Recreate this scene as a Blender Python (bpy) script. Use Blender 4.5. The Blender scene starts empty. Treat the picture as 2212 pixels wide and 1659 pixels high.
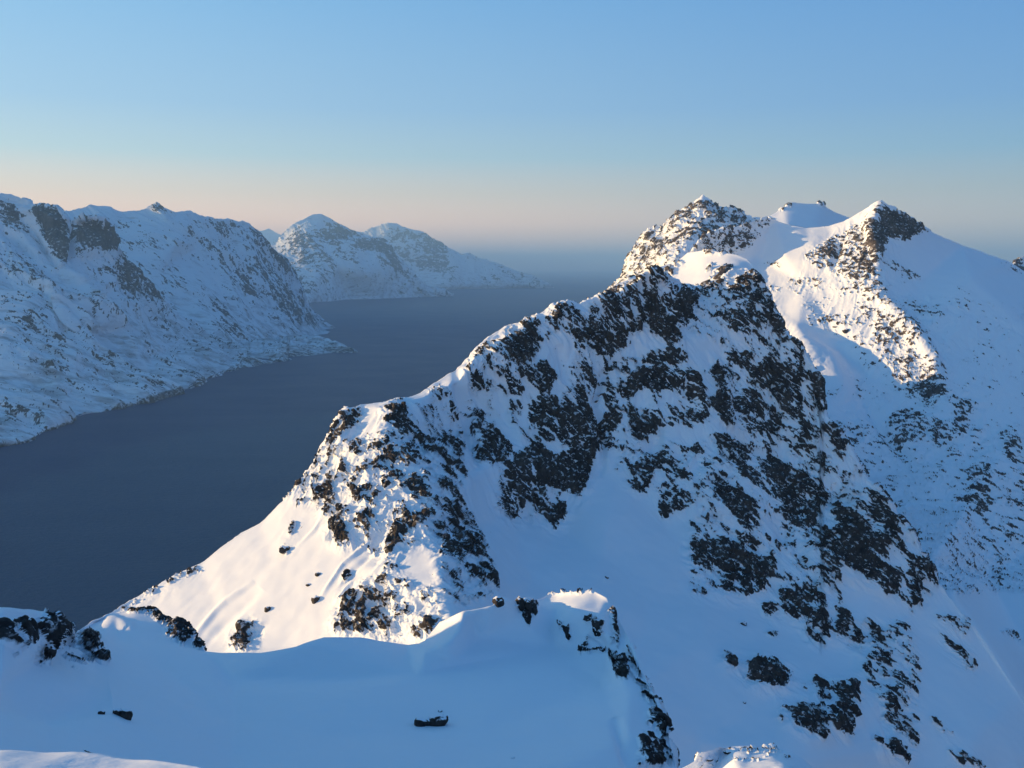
import bpy, bmesh, math, random
import numpy as np
from mathutils import Vector
from mathutils.geometry import delaunay_2d_cdt

# ---------------------------------------------------------------- camera, sky, sun, exposure
scene = bpy.context.scene
W0, H0 = 2212.0, 1659.0            # measuring frame of the survey sketches
FOC = 1995.0
CAMZ = 600.0
PITCH = math.atan((H0/2 - 575.0)/FOC)
cam_d = bpy.data.cameras.new('camera')
cam = bpy.data.objects.new('camera', cam_d)
scene.collection.objects.link(cam)
cam_d.sensor_width = 36.0
cam_d.lens = 36.0*FOC/W0
cam_d.clip_start = 0.3
cam_d.clip_end = 250000.0
cam.location = (0, 0, CAMZ)
cam.rotation_euler = (math.radians(90) - PITCH, 0, 0)
scene.camera = cam

SUN_EL = math.radians(7.0)
SUN_AZ = math.radians(-84.0)       # clockwise from +Y
sdir = Vector((math.sin(SUN_AZ)*math.cos(SUN_EL), math.cos(SUN_AZ)*math.cos(SUN_EL), math.sin(SUN_EL)))
world = bpy.data.worlds.new('World')
scene.world = world
world.use_nodes = True
wn = world.node_tree
sky = wn.nodes.new('ShaderNodeTexSky')
sky.sky_type = 'NISHITA'
sky.sun_disc = False
sky.sun_elevation = SUN_EL
sky.sun_rotation = SUN_AZ
sky.altitude = 600
sky.air_density = 1.0
sky.dust_density = 0.6
sky.ozone_density = 2.0
bg = wn.nodes['Background']
bg.inputs['Strength'].default_value = 0.15
# measured twilight gradient (pinkish band over the horizon, deep blue overhead, paler towards the sun) over the sky texture
EXPO = 1.0
tc = wn.nodes.new('ShaderNodeTexCoord')
sx = wn.nodes.new('ShaderNodeSeparateXYZ'); wn.links.new(tc.outputs['Generated'], sx.inputs[0])
ramp = wn.nodes.new('ShaderNodeValToRGB'); wn.links.new(sx.outputs['Z'], ramp.inputs[0])
STOPS = [(0.0, (1.25, .80, .56)), (.045, (1.2, .82, .60)), (.075, (.78, .70, .60)), (.112, (.43, .62, .72)), (.16, (.29, .52, .78)),
         (.277, (.17, .43, .78)), (.5, (.075, .27, .575)), (1.0, (.036, .17, .42))]
cr = ramp.color_ramp
while len(cr.elements) < len(STOPS): cr.elements.new(.5)
for e, (p, c) in zip(cr.elements, STOPS): e.position = p; e.color = (*c, 1)
vm = wn.nodes.new('ShaderNodeVectorMath'); vm.operation = 'SCALE'
vm.inputs[0].default_value = (-.95, -.60, -.27); wn.links.new(sx.outputs['X'], vm.inputs['Scale'])
va = wn.nodes.new('ShaderNodeVectorMath'); va.operation = 'ADD'; va.inputs[1].default_value = (1, 1, 1); wn.links.new(vm.outputs[0], va.inputs[0])
vx = wn.nodes.new('ShaderNodeVectorMath'); vx.operation = 'MAXIMUM'; vx.inputs[1].default_value = (.35, .45, .6); wn.links.new(va.outputs[0], vx.inputs[0])
vmul = wn.nodes.new('ShaderNodeVectorMath'); vmul.operation = 'MULTIPLY'; wn.links.new(vx.outputs[0], vmul.inputs[0]); wn.links.new(ramp.outputs[0], vmul.inputs[1])
vs = wn.nodes.new('ShaderNodeVectorMath'); vs.operation = 'SCALE'; vs.inputs['Scale'].default_value = 1/(.15*2**EXPO); wn.links.new(vmul.outputs[0], vs.inputs[0])
wmix = wn.nodes.new('ShaderNodeMix'); wmix.data_type = 'RGBA'; wmix.inputs['Factor'].default_value = .88
wn.links.new(sky.outputs[0], wmix.inputs[6]); wn.links.new(vs.outputs[0], wmix.inputs[7]); wn.links.new(wmix.outputs[2], bg.inputs['Color'])
sun_d = bpy.data.lights.new('sun', 'SUN')
sun_d.energy = 4.4
sun_d.angle = math.radians(0.5)
sun_d.color = (1.0, 0.67, 0.30)
sun = bpy.data.objects.new('sun', sun_d)
scene.collection.objects.link(sun)
sun.rotation_euler = sdir.to_track_quat('Z', 'Y').to_euler()
scene.view_settings.view_transform = 'Standard'
scene.view_settings.look = 'None'
scene.view_settings.gamma = 1.0
scene.view_settings.exposure = EXPO
scene.cycles.use_denoising = True
scene.cycles.max_bounces = 6
scene.cycles.volume_bounces = 1
HAZE = 3.8e-5

COL = scene.collection
random.seed(4)

# ---------------------------------------------------------------- projection of survey points
CP, SP = math.cos(PITCH), math.sin(PITCH)
def rays(u, v):
    """direction with unit component along the optical axis"""
    a = (np.asarray(u, np.float64) - W0/2)/FOC
    b = -(np.asarray(v, np.float64) - H0/2)/FOC
    return a, CP + b*SP, -SP + b*CP          # x, y, z
def unproj(u, v, Y):
    x, y, z = rays(u, v)
    t = Y/y
    return np.stack([x*t, y*t, z*t + CAMZ], -1)

CROPS = {'c1': (0, 560, 1.843), 'c2': (800, 620, 1.9235), 'c3': (1850, 580, 1.5644), 'c4': (900, 1200, 1.84375),
         'c5': (1400, 900, 2.074), 'c6': (2200, 1000, 1.843), 'c7': (0, 1800, 1.7015), 'c8': (1200, 1800, 1.8433),
         'c9': (2300, 1700, 2.2178)}
K = W0/3264.0
def cp(tag, pts):
    ox, oy, s = CROPS[tag]
    return [((ox + x/s)*K, (oy + y/s)*K) for x, y in pts]

# ---------------------------------------------------------------- noise
def _h(ix, iy, iz, seed):
    h = (ix.astype(np.uint32)*np.uint32(374761393) + iy.astype(np.uint32)*np.uint32(668265263)
         + iz.astype(np.uint32)*np.uint32(2147483647 - 1274126177) + np.uint32((seed*974634777) & 0xffffffff))
    h = (h ^ (h >> np.uint32(13)))*np.uint32(1274126177)
    h = (h ^ (h >> np.uint32(16)))*np.uint32(2246822519)
    return h ^ (h >> np.uint32(15))
def _perlin(p, seed):
    f = np.floor(p); r = (p - f).astype(np.float32); i = f.astype(np.int64)
    w = r*r*r*(r*(r*6 - 15) + 10)
    out = np.zeros(len(p), np.float32)
    for dx in (0, 1):
        wx = w[:, 0] if dx else 1 - w[:, 0]
        for dy in (0, 1):
            wy = w[:, 1] if dy else 1 - w[:, 1]
            for dz in (0, 1):
                wz = w[:, 2] if dz else 1 - w[:, 2]
                h = _h(i[:, 0] + dx, i[:, 1] + dy, i[:, 2] + dz, seed)
                gx = ((h & np.uint32(1023)).astype(np.float32)/511.5 - 1)
                gy = (((h >> np.uint32(10)) & np.uint32(1023)).astype(np.float32)/511.5 - 1)
                gz = (((h >> np.uint32(20)) & np.uint32(1023)).astype(np.float32)/511.5 - 1)
                out += wx*wy*wz*(gx*(r[:, 0] - dx) + gy*(r[:, 1] - dy) + gz*(r[:, 2] - dz))
    return out*1.5
def perlin(p, seed=0):
    out = np.empty(len(p), np.float32)
    for a in range(0, len(p), 200000):
        out[a:a + 200000] = _perlin(p[a:a + 200000], seed)
    return out
def fbm(p, octs, seed=0, gain=0.5, ridged=False):
    out = np.zeros(len(p), np.float32); a = 1.0; tot = 0; q = p.copy()
    for k in range(octs):
        n = perlin(q, seed + 17*k)
        if ridged: n = 1 - 2*np.abs(n)*1.6
        out += a*n; tot += a; a *= gain; q = q*2.03 + 5.3
    return out/tot
def worley(p, seed=0):
    """random height of the nearest cell, and distance to its border"""
    H = np.empty(len(p), np.float32); E = np.empty(len(p), np.float32)
    for a in range(0, len(p), 200000):
        q = p[a:a + 200000]; f = np.floor(q); i = f.astype(np.int64); r = (q - f).astype(np.float32)
        d1 = np.full(len(q), 9, np.float32); d2 = d1.copy(); hh = np.zeros(len(q), np.float32)
        for dx in (-1, 0, 1):
            for dy in (-1, 0, 1):
                for dz in (-1, 0, 1):
                    h = _h(i[:, 0] + dx, i[:, 1] + dy, i[:, 2] + dz, seed)
                    jx = (h & np.uint32(1023)).astype(np.float32)/1023
                    jy = ((h >> np.uint32(10)) & np.uint32(1023)).astype(np.float32)/1023
                    jz = ((h >> np.uint32(20)) & np.uint32(1023)).astype(np.float32)/1023
                    vx = dx + jx - r[:, 0]; vy = dy + jy - r[:, 1]; vz = dz + jz - r[:, 2]
                    d = vx*vx + vy*vy + vz*vz
                    # each block also tilts, so blocks read as facets
                    val = ((h >> np.uint32(7)) & np.uint32(255)).astype(np.float32)/255 + (jx - .5)*vx*2.0 + (jy - .5)*vy*2.0 + (jz - .5)*vz*2.0
                    m = d < d1
                    d2 = np.where(m, d1, np.minimum(d2, d)); hh = np.where(m, val, hh); d1 = np.where(m, d, d1)
        H[a:a + 200000] = hh; E[a:a + 200000] = np.sqrt(d2) - np.sqrt(d1)
    return H, E
def sstep(a, b, x):
    t = np.clip((x - a)/(b - a), 0, 1); return t*t*(3 - 2*t)

# ---------------------------------------------------------------- survey rasters (2 units per cell)
U0, V0, ST = -900.0, 330.0, 2.0
NU, NV = 2000, 860
def boxblur(a, n, axis):
    if n < 1: return a
    pad = [(0, 0), (0, 0)]; pad[axis] = (n + 1, n)
    c = np.cumsum(np.pad(a, pad, mode='edge'), axis=axis, dtype=np.float64)
    m = a.shape[axis]
    hi = np.take(c, np.arange(2*n + 1, 2*n + 1 + m), axis); lo = np.take(c, np.arange(0, m), axis)
    return (hi - lo)/(2*n + 1)
def blur(a, px):
    n = int(round(px/ST*0.6))
    for _ in range(3):
        a = boxblur(boxblur(a, n, 0), n, 1)
    return a
def sample(R, u, v):
    x = np.clip((u - U0)/ST, 0, NU - 1.001); y = np.clip((v - V0)/ST, 0, NV - 1.001)
    i = x.astype(int); j = y.astype(int); fx = x - i; fy = y - j
    return (R[j, i]*(1 - fx)*(1 - fy) + R[j, i + 1]*fx*(1 - fy) + R[j + 1, i]*(1 - fx)*fy + R[j + 1, i + 1]*fx*fy)
def poly_mask(R, pts, val, mode='max'):
    P = np.array(pts); n = len(P)
    i0 = max(0, int((P[:, 0].min() - U0)/ST)); i1 = min(NU - 1, int((P[:, 0].max() - U0)/ST) + 1)
    j0 = max(0, int((P[:, 1].min() - V0)/ST)); j1 = min(NV - 1, int((P[:, 1].max() - V0)/ST) + 1)
    if i1 <= i0 or j1 <= j0: return
    X, Y = np.meshgrid(U0 + ST*np.arange(i0, i1 + 1), V0 + ST*np.arange(j0, j1 + 1))
    ins = np.zeros(X.shape, bool)
    for k in range(n):
        x1, y1 = P[k]; x2, y2 = P[(k + 1) % n]
        if y1 == y2: continue
        c = ((y1 > Y) != (y2 > Y)) & (X < (x2 - x1)*(Y - y1)/(y2 - y1) + x1)
        ins ^= c
    S = R[j0:j1 + 1, i0:i1 + 1]
    S[ins] = np.maximum(S[ins], val)
def stroke(R, pts, width, h):
    """a rib (h > 0) or a gully (h < 0) along a line; width in survey units"""
    P = np.array(pts, float)
    m = 3*width
    i0 = max(0, int((P[:, 0].min() - m - U0)/ST)); i1 = min(NU - 1, int((P[:, 0].max() + m - U0)/ST) + 1)
    j0 = max(0, int((P[:, 1].min() - m - V0)/ST)); j1 = min(NV - 1, int((P[:, 1].max() + m - V0)/ST) + 1)
    X, Y = np.meshgrid(U0 + ST*np.arange(i0, i1 + 1), V0 + ST*np.arange(j0, j1 + 1))
    D = np.full(X.shape, 1e9); A = np.zeros(X.shape)
    seg = np.hypot(*np.diff(P, axis=0).T); cum = np.concatenate([[0], np.cumsum(seg)])/seg.sum()
    for k in range(len(P) - 1):
        a, b = P[k], P[k + 1]; d = b - a; L = (d**2).sum()
        t = np.clip(((X - a[0])*d[0] + (Y - a[1])*d[1])/L, 0, 1)
        dk = (X - a[0] - t*d[0])**2 + (Y - a[1] - t*d[1])**2
        A = np.where(dk < D, cum[k] + t*(cum[k + 1] - cum[k]), A); D = np.minimum(D, dk)
    R[j0:j1 + 1, i0:i1 + 1] += h*np.sin(np.pi*np.clip(A, .0, 1))**.7*np.exp(-D/(2*(width*0.6)**2))
def depth_raster(lines, blur_px):
    """lines: polylines of (u, v, Y); constrained triangulation, planar facets, then softened"""
    pts = []; edges = []; idx = {}
    for ln in lines:
        prev = None
        for q in ln:
            key = (q[0], q[1])
            if key not in idx:
                idx[key] = len(pts); pts.append(q)
            if prev is not None and prev != idx[key]: edges.append((prev, idx[key]))
            prev = idx[key]
    P = np.array(pts, float)
    _, ry, _ = rays(P[:, 0], P[:, 1])
    inv = ry/P[:, 2]
    vs, _, fs, orig, _, _ = delaunay_2d_cdt([Vector((a, b)) for a, b in P[:, :2]], edges, [], 0, 1e-4)
    V = np.array([[w.x, w.y] for w in vs]); val = np.zeros(len(V))
    for k, o in enumerate(orig):
        if o: val[k] = inv[o[0]]
        else:
            d = ((P[:, :2] - V[k])**2).sum(1); w = 1/(d + 1)**2; val[k] = (w*inv).sum()/w.sum()
    R = np.full((NV, NU), np.nan)
    for f in fs:
        for k in range(1, len(f) - 1):
            A, B, C = V[f[0]], V[f[k]], V[f[k + 1]]
            va, vb, vc = val[f[0]], val[f[k]], val[f[k + 1]]
            den = (B[1] - C[1])*(A[0] - C[0]) + (C[0] - B[0])*(A[1] - C[1])
            if abs(den) < 1e-6: continue
            xs = (A[0], B[0], C[0]); ys = (A[1], B[1], C[1])
            i0 = max(0, int((min(xs) - U0)/ST)); i1 = min(NU - 1, int((max(xs) - U0)/ST) + 1)
            j0 = max(0, int((min(ys) - V0)/ST)); j1 = min(NV - 1, int((max(ys) - V0)/ST) + 1)
            if i1 < i0 or j1 < j0: continue
            X, Y = np.meshgrid(U0 + ST*np.arange(i0, i1 + 1), V0 + ST*np.arange(j0, j1 + 1))
            a = ((B[1] - C[1])*(X - C[0]) + (C[0] - B[0])*(Y - C[1]))/den
            b = ((C[1] - A[1])*(X - C[0]) + (A[0] - C[0])*(Y - C[1]))/den
            c = 1 - a - b
            ins = (a > -1e-4) & (b > -1e-4) & (c > -1e-4)
            S = R[j0:j1 + 1, i0:i1 + 1]; S[ins] = (a*va + b*vb + c*vc)[ins]
    # fill outwards, column by column and then across
    for j in range(1, NV):
        m = np.isnan(R[j]); R[j][m] = R[j - 1][m]
    for j in range(NV - 2, -1, -1):
        m = np.isnan(R[j]); R[j][m] = R[j + 1][m]
    for i in range(1, NU):
        m = np.isnan(R[:, i]); R[:, i][m] = R[:, i - 1][m]
    for i in range(NU - 2, -1, -1):
        m = np.isnan(R[:, i]); R[:, i][m] = R[:, i + 1][m]
    return blur(R, blur_px) if blur_px else R

# ---------------------------------------------------------------- where bare rock shows (surveyed outcrops)
DENS_LIST = [
 # central mountain, front face
 ('c5', .9, [(430,400),(520,350),(600,240),(660,260),(650,380),(660,470),(600,500),(520,480),(460,440)]),
 ('c5', .85, [(740,200),(820,150),(880,160),(930,230),(980,280),(900,360),(800,320),(750,280)]),
 ('c5', .85, [(880,360),(1000,160),(1180,70),(1300,60),(1400,120),(1330,300),(1240,380),(1150,480),(1080,500),(1000,440),(920,420)]),
 ('c5', .9, [(1280,60),(1450,40),(1560,60),(1700,80),(1700,140),(1660,180),(1670,280),(1560,300),(1565,430),(1480,400),(1370,320),(1360,200)]),
 ('c5', .75, [(180,680),(280,500),(400,430),(520,480),(600,520),(640,560),(600,700),(480,780),(380,720),(260,720)]),
 ('c5', 1.0, [(600,560),(700,520),(750,600),(750,720),(700,760),(640,700)]),
 ('c5', .85, [(570,760),(700,740),(850,800),(960,820),(1000,920),(1030,960),(980,1080),(880,1100),(700,1060),(600,980),(570,880)]),
 ('c5', .7, [(880,540),(960,560),(1050,620),(1040,700),(980,790),(900,760),(870,640)]),
 ('c5', 1.15, [(680,1170),(880,1110),(1000,1060),(1080,900),(1120,850),(1210,860),(1180,980),(1090,1000),(1060,1100),(1000,1220),(970,1300),(950,1440),(870,1420),(780,1370),(690,1350)]),
 ('c5', .95, [(560,1100),(680,1110),(700,1180),(690,1350),(680,1420),(740,1480),(830,1480),(840,1560),(770,1640),(720,1600),(650,1530),(560,1420),(550,1300)]),
 ('c5', .85, [(370,1280),(440,1220),(550,1150),(555,1400),(545,1560),(500,1590),(420,1540),(365,1480)]),
 ('c5', .75, [(200,870),(290,850),(340,960),(430,1050),(470,1140),(400,1220),(360,1150),(280,1190),(220,1120),(205,1000)]),
 ('c5', 1.1, [(1180,760),(1260,640),(1330,580),(1500,570),(1620,580),(1700,640),(1730,800),(1640,780),(1580,700),(1450,720),(1330,700),(1260,780)]),
 ('c5', .9, [(1390,480),(1480,440),(1570,450),(1640,500),(1600,560),(1450,550),(1370,530)]),
 ('c5', 1.0, [(1560,600),(1690,620),(1730,720),(1735,820),(1640,770)]),
 ('c5', 1.0, [(1740,600),(1830,530),(1895,560),(1890,700),(1925,950),(1860,920),(1780,800),(1830,740)]),
 ('c5', 1.05, [(1230,850),(1400,850),(1460,920),(1400,1010),(1330,1060),(1280,1030),(1240,950)]),
 ('c5', .8, [(1250,1240),(1400,1110),(1500,1100),(1520,1180),(1440,1260),(1320,1400),(1250,1340)]),
 ('c5', .55, [(1500,1170),(1580,1110),(1690,1080),(1700,1180),(1560,1280)]),
 ('c5', .6, [(1580,880),(1750,870),(1780,930),(1600,970)]),
 ('c5', .6, [(1200,1130),(1240,1120),(1230,1200),(1160,1270),(1150,1310),(1160,1200)]),
 ('c5', .75, [(1860,1000),(1950,1050),(2040,1150),(2020,1260),(1900,1200),(1840,1080)]),
 ('c5', .6, [(1450,1440),(1560,1400),(1700,1400),(1740,1450),(1600,1510),(1500,1560),(1450,1540)]),
 ('c5', .5, [(1700,1540),(1800,1500),(1840,1590),(1760,1650)]),
 ('c5', 1.0, [(1790,1310),(1860,1300),(1950,1400),(2074,1480),(2074,1640),(1950,1600),(1860,1480)]),
 ('c5', .45, [(1030,560),(1300,490),(1280,640),(1180,760),(1050,960),(1030,880),(1040,700)]),
 ('c5', .55, [(0,720),(60,700),(70,780),(120,900),(110,950),(40,830)]),
 ('c5', .6, [(0,1040),(150,1060),(150,1340),(90,1370),(0,1250)]),
 ('c5', .75, [(0,1320),(90,1380),(170,1560),(150,1640),(60,1659),(0,1600)]),
 ('c5', .45, [(170,560),(420,340),(660,230),(640,270),(440,400),(300,480),(200,600)]),
 # left ridge and its lit flank
 ('c4', 1.05, [(620,190),(690,160),(760,260),(770,360),(680,330),(600,280)]),
 ('c4', .85, [(300,290),(380,190),(470,200),(470,280),(400,330),(330,380),(270,400)]),
 ('c4', .6, [(200,500),(240,420),(300,380),(260,440)]),
 ('c4', .5, [(740,200),(850,170),(920,250),(860,260)]),
 ('c4', .6, [(860,80),(970,70),(980,140),(870,150)]),
 ('c4', .6, [(970,190),(1030,200),(1020,300)]),
 ('c4', .75, [(770,340),(880,340),(980,430),(900,500),(800,480),(720,430)]),
 ('c4', .8, [(570,500),(640,440),(760,440),(800,530),(680,540),(580,560)]),
 ('c4', .75, [(900,540),(1000,460),(1060,480),(1050,640),(1000,640),(920,580)]),
 ('c4', .8, [(880,640),(980,620),(1000,740),(960,770),(920,700)]),
 ('c4', .7, [(840,730),(980,760),(1070,830),(1070,900),(970,860),(880,780)]),
 ('c4', .85, [(870,860),(1000,890),(1100,950),(1180,1020),(1200,1090),(1100,1060),(1030,1100),(960,1010),(880,940)]),
 ('c4', .5, [(900,1050),(960,1080),(1000,1200),(950,1190)]),
 ('c4', .7, [(1070,1130),(1130,1120),(1220,1120),(1265,1270),(1180,1230),(1080,1170)]),
 ('c4', .45, [(1000,1250),(1040,1270),(1080,1360),(990,1330)]),
 ('c4', .75, [(190,650),(290,620),(340,680),(320,760),(230,730)]),
 ('c4', .55, [(380,560),(440,500),(560,540),(520,600),(380,600)]),
 ('c4', .7, [(400,640),(520,650),(580,720),(540,780),(440,740)]),
 ('c4', .8, [(280,790),(370,760),(380,860),(410,980),(340,1000),(290,940)]),
 ('c4', .45, [(400,830),(520,800),(560,860),(440,900)]),
 ('c4', .5, [(540,590),(680,570),(740,620),(640,680)]),
 ('c4', .75, [(740,610),(850,600),(860,690),(780,740),(740,700)]),
 ('c4', .9, [(640,870),(760,810),(840,810),(840,870),(740,930),(690,1000),(630,1070),(615,1000)]),
 ('c4', .6, [(540,1000),(600,950),(580,1060),(540,1080)]),
 ('c4', .5, [(580,1130),(640,1090),(710,1130),(640,1160)]),
 ('c4', .8, [(0,990),(40,1000),(30,1050),(0,1040)]),
 ('c4', .6, [(20,890),(80,850),(60,920),(20,930)]),
 ('c4', .6, [(350,1160),(390,1130),(390,1230),(360,1230)]),
 ('c4', .6, [(190,1150),(230,1160),(200,1180)]),
 ('c4', .75, [(400,1290),(520,1260),(640,1330),(600,1400),(680,1460),(650,1560),(560,1520),(340,1525),(310,1480),(350,1370)]),
 ('c4', .7, [(630,1280),(690,1280),(680,1310),(630,1310)]),
 ('c4', .55, [(760,1260),(880,1330),(880,1370),(820,1350)]),
 ('c4', .5, [(780,1400),(930,1430),(900,1520),(800,1560)]),
 ('c4', .5, [(0,720),(180,540),(200,560),(30,740)]),
 ('c4', .3, [(250,480),(560,350),(600,500),(560,600),(250,640)]),
 ('c7', .8, [(1260,480),(1300,340),(1390,310),(1380,400),(1340,480)]),
 ('c7', .5, [(560,290),(920,90),(1120,0),(1130,20),(930,110),(640,270)]),
 # right part of the face
 ('c6', .7, [(150,0),(430,0),(440,100),(330,130),(200,90)]),
 ('c6', .9, [(400,0),(490,0),(560,130),(640,190),(710,320),(760,380),(780,590),(740,560),(670,400),(600,250),(520,150)]),
 ('c6', .7, [(220,220),(340,230),(330,300),(240,290)]),
 ('c6', .9, [(300,420),(430,260),(540,300),(650,360),(660,600),(600,640),(540,600),(480,480),(400,420)]),
 ('c6', .7, [(240,480),(380,430),(460,540),(540,600),(530,700),(380,700),(300,640)]),
 ('c6', .65, [(640,650),(700,640),(720,840),(660,800)]),
 ('c6', .8, [(760,680),(830,650),(930,800),(920,880),(860,840),(800,800)]),
 ('c6', .75, [(930,820),(1020,890),(1040,960),(960,960)]),
 ('c6', .7, [(100,720),(200,700),(330,820),(340,900),(300,1000),(230,900)]),
 ('c6', 1.0, [(110,960),(200,960),(330,1060),(400,1160),(410,1260),(330,1220),(210,1150),(130,1060)]),
 ('c6', .9, [(380,850),(500,860),(620,940),(700,940),(800,1040),(780,1150),(740,1270),(640,1280),(560,1200),(460,1040)]),
 ('c6', .95, [(0,1340),(150,1340),(300,1380),(360,1450),(480,1440),(480,1540),(440,1600),(340,1659),(200,1659),(170,1530),(0,1460)]),
 ('c6', .7, [(250,1240),(330,1280),(480,1440),(440,1460),(320,1340)]),
 ('c6', .7, [(650,1260),(780,1300),(880,1420),(880,1659),(820,1600),(740,1450)]),
 ('c6', 1.15, [(850,1130),(950,1180),(1050,1240),(1060,1400),(1100,1480),(1090,1580),(1010,1580),(900,1480),(860,1300)]),
 ('c6', .85, [(1050,1290),(1150,1310),(1160,1440),(1100,1470),(1060,1400)]),
 ('c6', .85, [(1050,1080),(1130,1070),(1190,1200),(1240,1380),(1200,1380),(1120,1280),(1060,1200)]),
 ('c6', .7, [(1100,1500),(1220,1520),(1220,1600),(1150,1640)]),
 ('c6', .6, [(1040,1010),(1110,1060),(1180,1160),(1130,1100)]),
 ('c6', .7, [(1270,1430),(1400,1410),(1450,1590),(1380,1570),(1290,1640)]),
 ('c6', .5, [(1190,1180),(1330,1260),(1370,1340),(1280,1300)]),
 ('c6', .5, [(530,1290),(620,1330),(600,1380)]),
 # lower bands
 ('c9', .95, [(0,50),(130,90),(200,170),(370,200),(350,280),(270,430),(160,480),(60,430),(0,360)]),
 ('c9', .8, [(260,540),(300,520),(390,500),(390,590),(320,600)]),
 ('c9', .7, [(270,440),(360,470),(340,500)]),
 ('c9', .45, [(380,340),(460,330),(400,400)]),
 ('c9', .85, [(390,420),(540,410),(660,360),(700,450),(740,560),(750,760),(660,780),(560,710),(640,640),(480,600),(420,540),(400,480)]),
 ('c9', .5, [(650,780),(720,790),(710,830)]),
 ('c9', .6, [(430,0),(520,20),(520,100),(460,90)]),
 ('c9', .75, [(540,0),(840,0),(850,240),(800,230),(720,180),(620,80)]),
 ('c9', .5, [(520,100),(600,200),(660,300),(640,340),(560,270),(500,200)]),
 ('c9', .6, [(740,200),(840,240),(840,370),(770,300)]),
 ('c9', .85, [(790,380),(850,400),(860,500),(830,520)]),
 ('c9', .9, [(800,520),(880,560),(890,700),(850,790),(780,720),(820,640)]),
 ('c9', .62, [(890,620),(990,760),(980,820),(1060,1000),(1120,1130),(1260,1280),(1370,1420),(1370,1530),(1310,1480),(1200,1380),(1130,1290),(1100,1150),(1040,1060),(1000,1000),(1020,900),(960,800),(900,820)]),
 ('c9', .9, [(1060,1440),(1200,1480),(1310,1500),(1300,1630),(1240,1590),(1180,1580),(1100,1500)]),
 ('c9', .75, [(1110,220),(1250,300),(1240,400),(1210,450),(1150,420),(1090,350)]),
 ('c9', .7, [(1320,200),(1400,140),(1450,250),(1520,370),(1440,330),(1400,330),(1390,450),(1420,550),(1380,520),(1320,400)]),
 ('c9', .65, [(1000,620),(1080,640),(1160,780),(1210,940),(1150,880),(1060,760)]),
 ('c9', .5, [(1190,600),(1290,640),(1360,780),(1260,700)]),
 ('c9', .7, [(1300,550),(1350,570),(1340,610)]),
 ('c9', .62, [(0,850),(100,870),(100,960),(20,950)]),
 ('c9', .95, [(170,900),(280,900),(500,1010),(440,1110),(330,1095),(160,1040),(180,960)]),
 ('c9', .5, [(530,1070),(600,1100),(580,1130)]),
 ('c9', .8, [(620,1030),(690,1040),(770,1130),(740,1200),(680,1180),(650,1100)]),
 ('c9', .8, [(760,1070),(880,1080),(950,1070),(960,1230),(900,1230),(820,1190)]),
 ('c9', .95, [(420,1220),(560,1230),(690,1250),(730,1360),(640,1430),(540,1400),(480,1300)]),
 ('c9', .7, [(380,1280),(460,1330),(430,1340)]),
 ('c9', .6, [(660,1420),(740,1400),(730,1470),(690,1480)]),
 ('c9', 1.0, [(720,1240),(900,1230),(970,1290),(920,1290),(930,1430),(850,1440),(780,1410),(720,1330)]),
 ('c9', .5, [(290,690),(430,715),(430,725),(340,730)]),
 ('c9', .62, [(1460,560),(1600,600),(1740,650),(1730,760),(1620,690)]),
 ('c9', .6, [(1690,560),(1750,640),(1720,660)]),
 ('c9', .6, [(1610,640),(1700,660),(1730,750),(1660,720)]),
 ('c9', .60, [(1480,660),(1600,760),(1740,880),(1800,990),(1700,940),(1560,760)]),
 ('c9', .62, [(1960,680),(2110,700),(2100,760)]),
 ('c9', .52, [(1450,1270),(1640,1430),(1620,1480)]),
 ('c9', .5, [(1560,1500),(1900,1659),(1700,1640)]),
 ('c9', .55, [(1560,100),(1640,20),(1600,300),(1680,300)]),
 ('c9', .55, [(1930,60),(1990,100),(1990,380),(1920,340)]),
 # right massif
 ('c3', .68, [(300,300),(400,230),(520,150),(610,90),(740,140),(860,180),(760,240),(600,260),(520,330),(420,330),(400,400),(250,460),(200,470),(240,370)]),
 ('c3', .78, [(600,270),(760,240),(900,190),(960,190),(870,250),(850,300),(760,365),(700,350),(580,340)]),
 ('c3', .75, [(420,450),(470,410),(550,390),(520,440),(460,480)]),
 ('c3', 1.25, [(1480,120),(1560,140),(1700,220),(1700,250),(1620,290),(1520,285),(1470,250)]),
 ('c3', 1.15, [(1460,260),(1510,290),(1515,350),(1480,375),(1445,340)]),
 ('c3', .6, [(1700,230),(1760,260),(1720,270)]),
 ('c3', .6, [(1110,360),(1300,270),(1400,210),(1460,190),(1460,300),(1440,340),(1300,380),(1250,440),(1180,430)]),
 ('c3', .78, [(1330,400),(1440,340),(1490,400),(1460,490),(1340,490)]),
 ('c3', .5, [(1030,480),(1200,480),(1180,520),(1050,520)]),
 ('c3', .4, [(880,400),(1010,390),(1000,430)]),
 ('c3', .4, [(920,510),(1000,520),(980,560)]),
 ('c3', .5, [(1390,530),(1500,530),(1530,590),(1420,570)]),
 ('c3', .42, [(1180,600),(1260,590),(1200,630)]),
 ('c3', .62, [(1480,690),(1580,690),(1700,750),(1680,830),(1560,810),(1480,840)]),
 ('c3', .4, [(1130,660),(1420,700),(1300,740),(1130,700)]),
 ('c3', .45, [(1340,770),(1460,770),(1410,800)]),
 ('c3', .52, [(1620,870),(1700,880),(1750,930),(1640,950)]),
 ('c3', .46, [(1400,910),(1470,910),(1440,950)]),
 ('c3', .42, [(1500,950),(1600,980),(1520,1000)]),
 ('c3', .68, [(1640,1010),(1780,960),(1820,1040),(1760,1140),(1680,1070)]),
 ('c3', .5, [(1780,900),(1850,960),(1800,960)]),
 ('c3', .5, [(1210,1040),(1330,1060),(1240,1080)]),
 ('c3', .55, [(1640,600),(1790,620),(1780,660),(1660,670)]),
 ('c3', .42, [(1570,480),(1640,490),(1600,510)]),
 ('c3', .42, [(1840,580),(1950,600),(1930,650),(1860,610)]),
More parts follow.
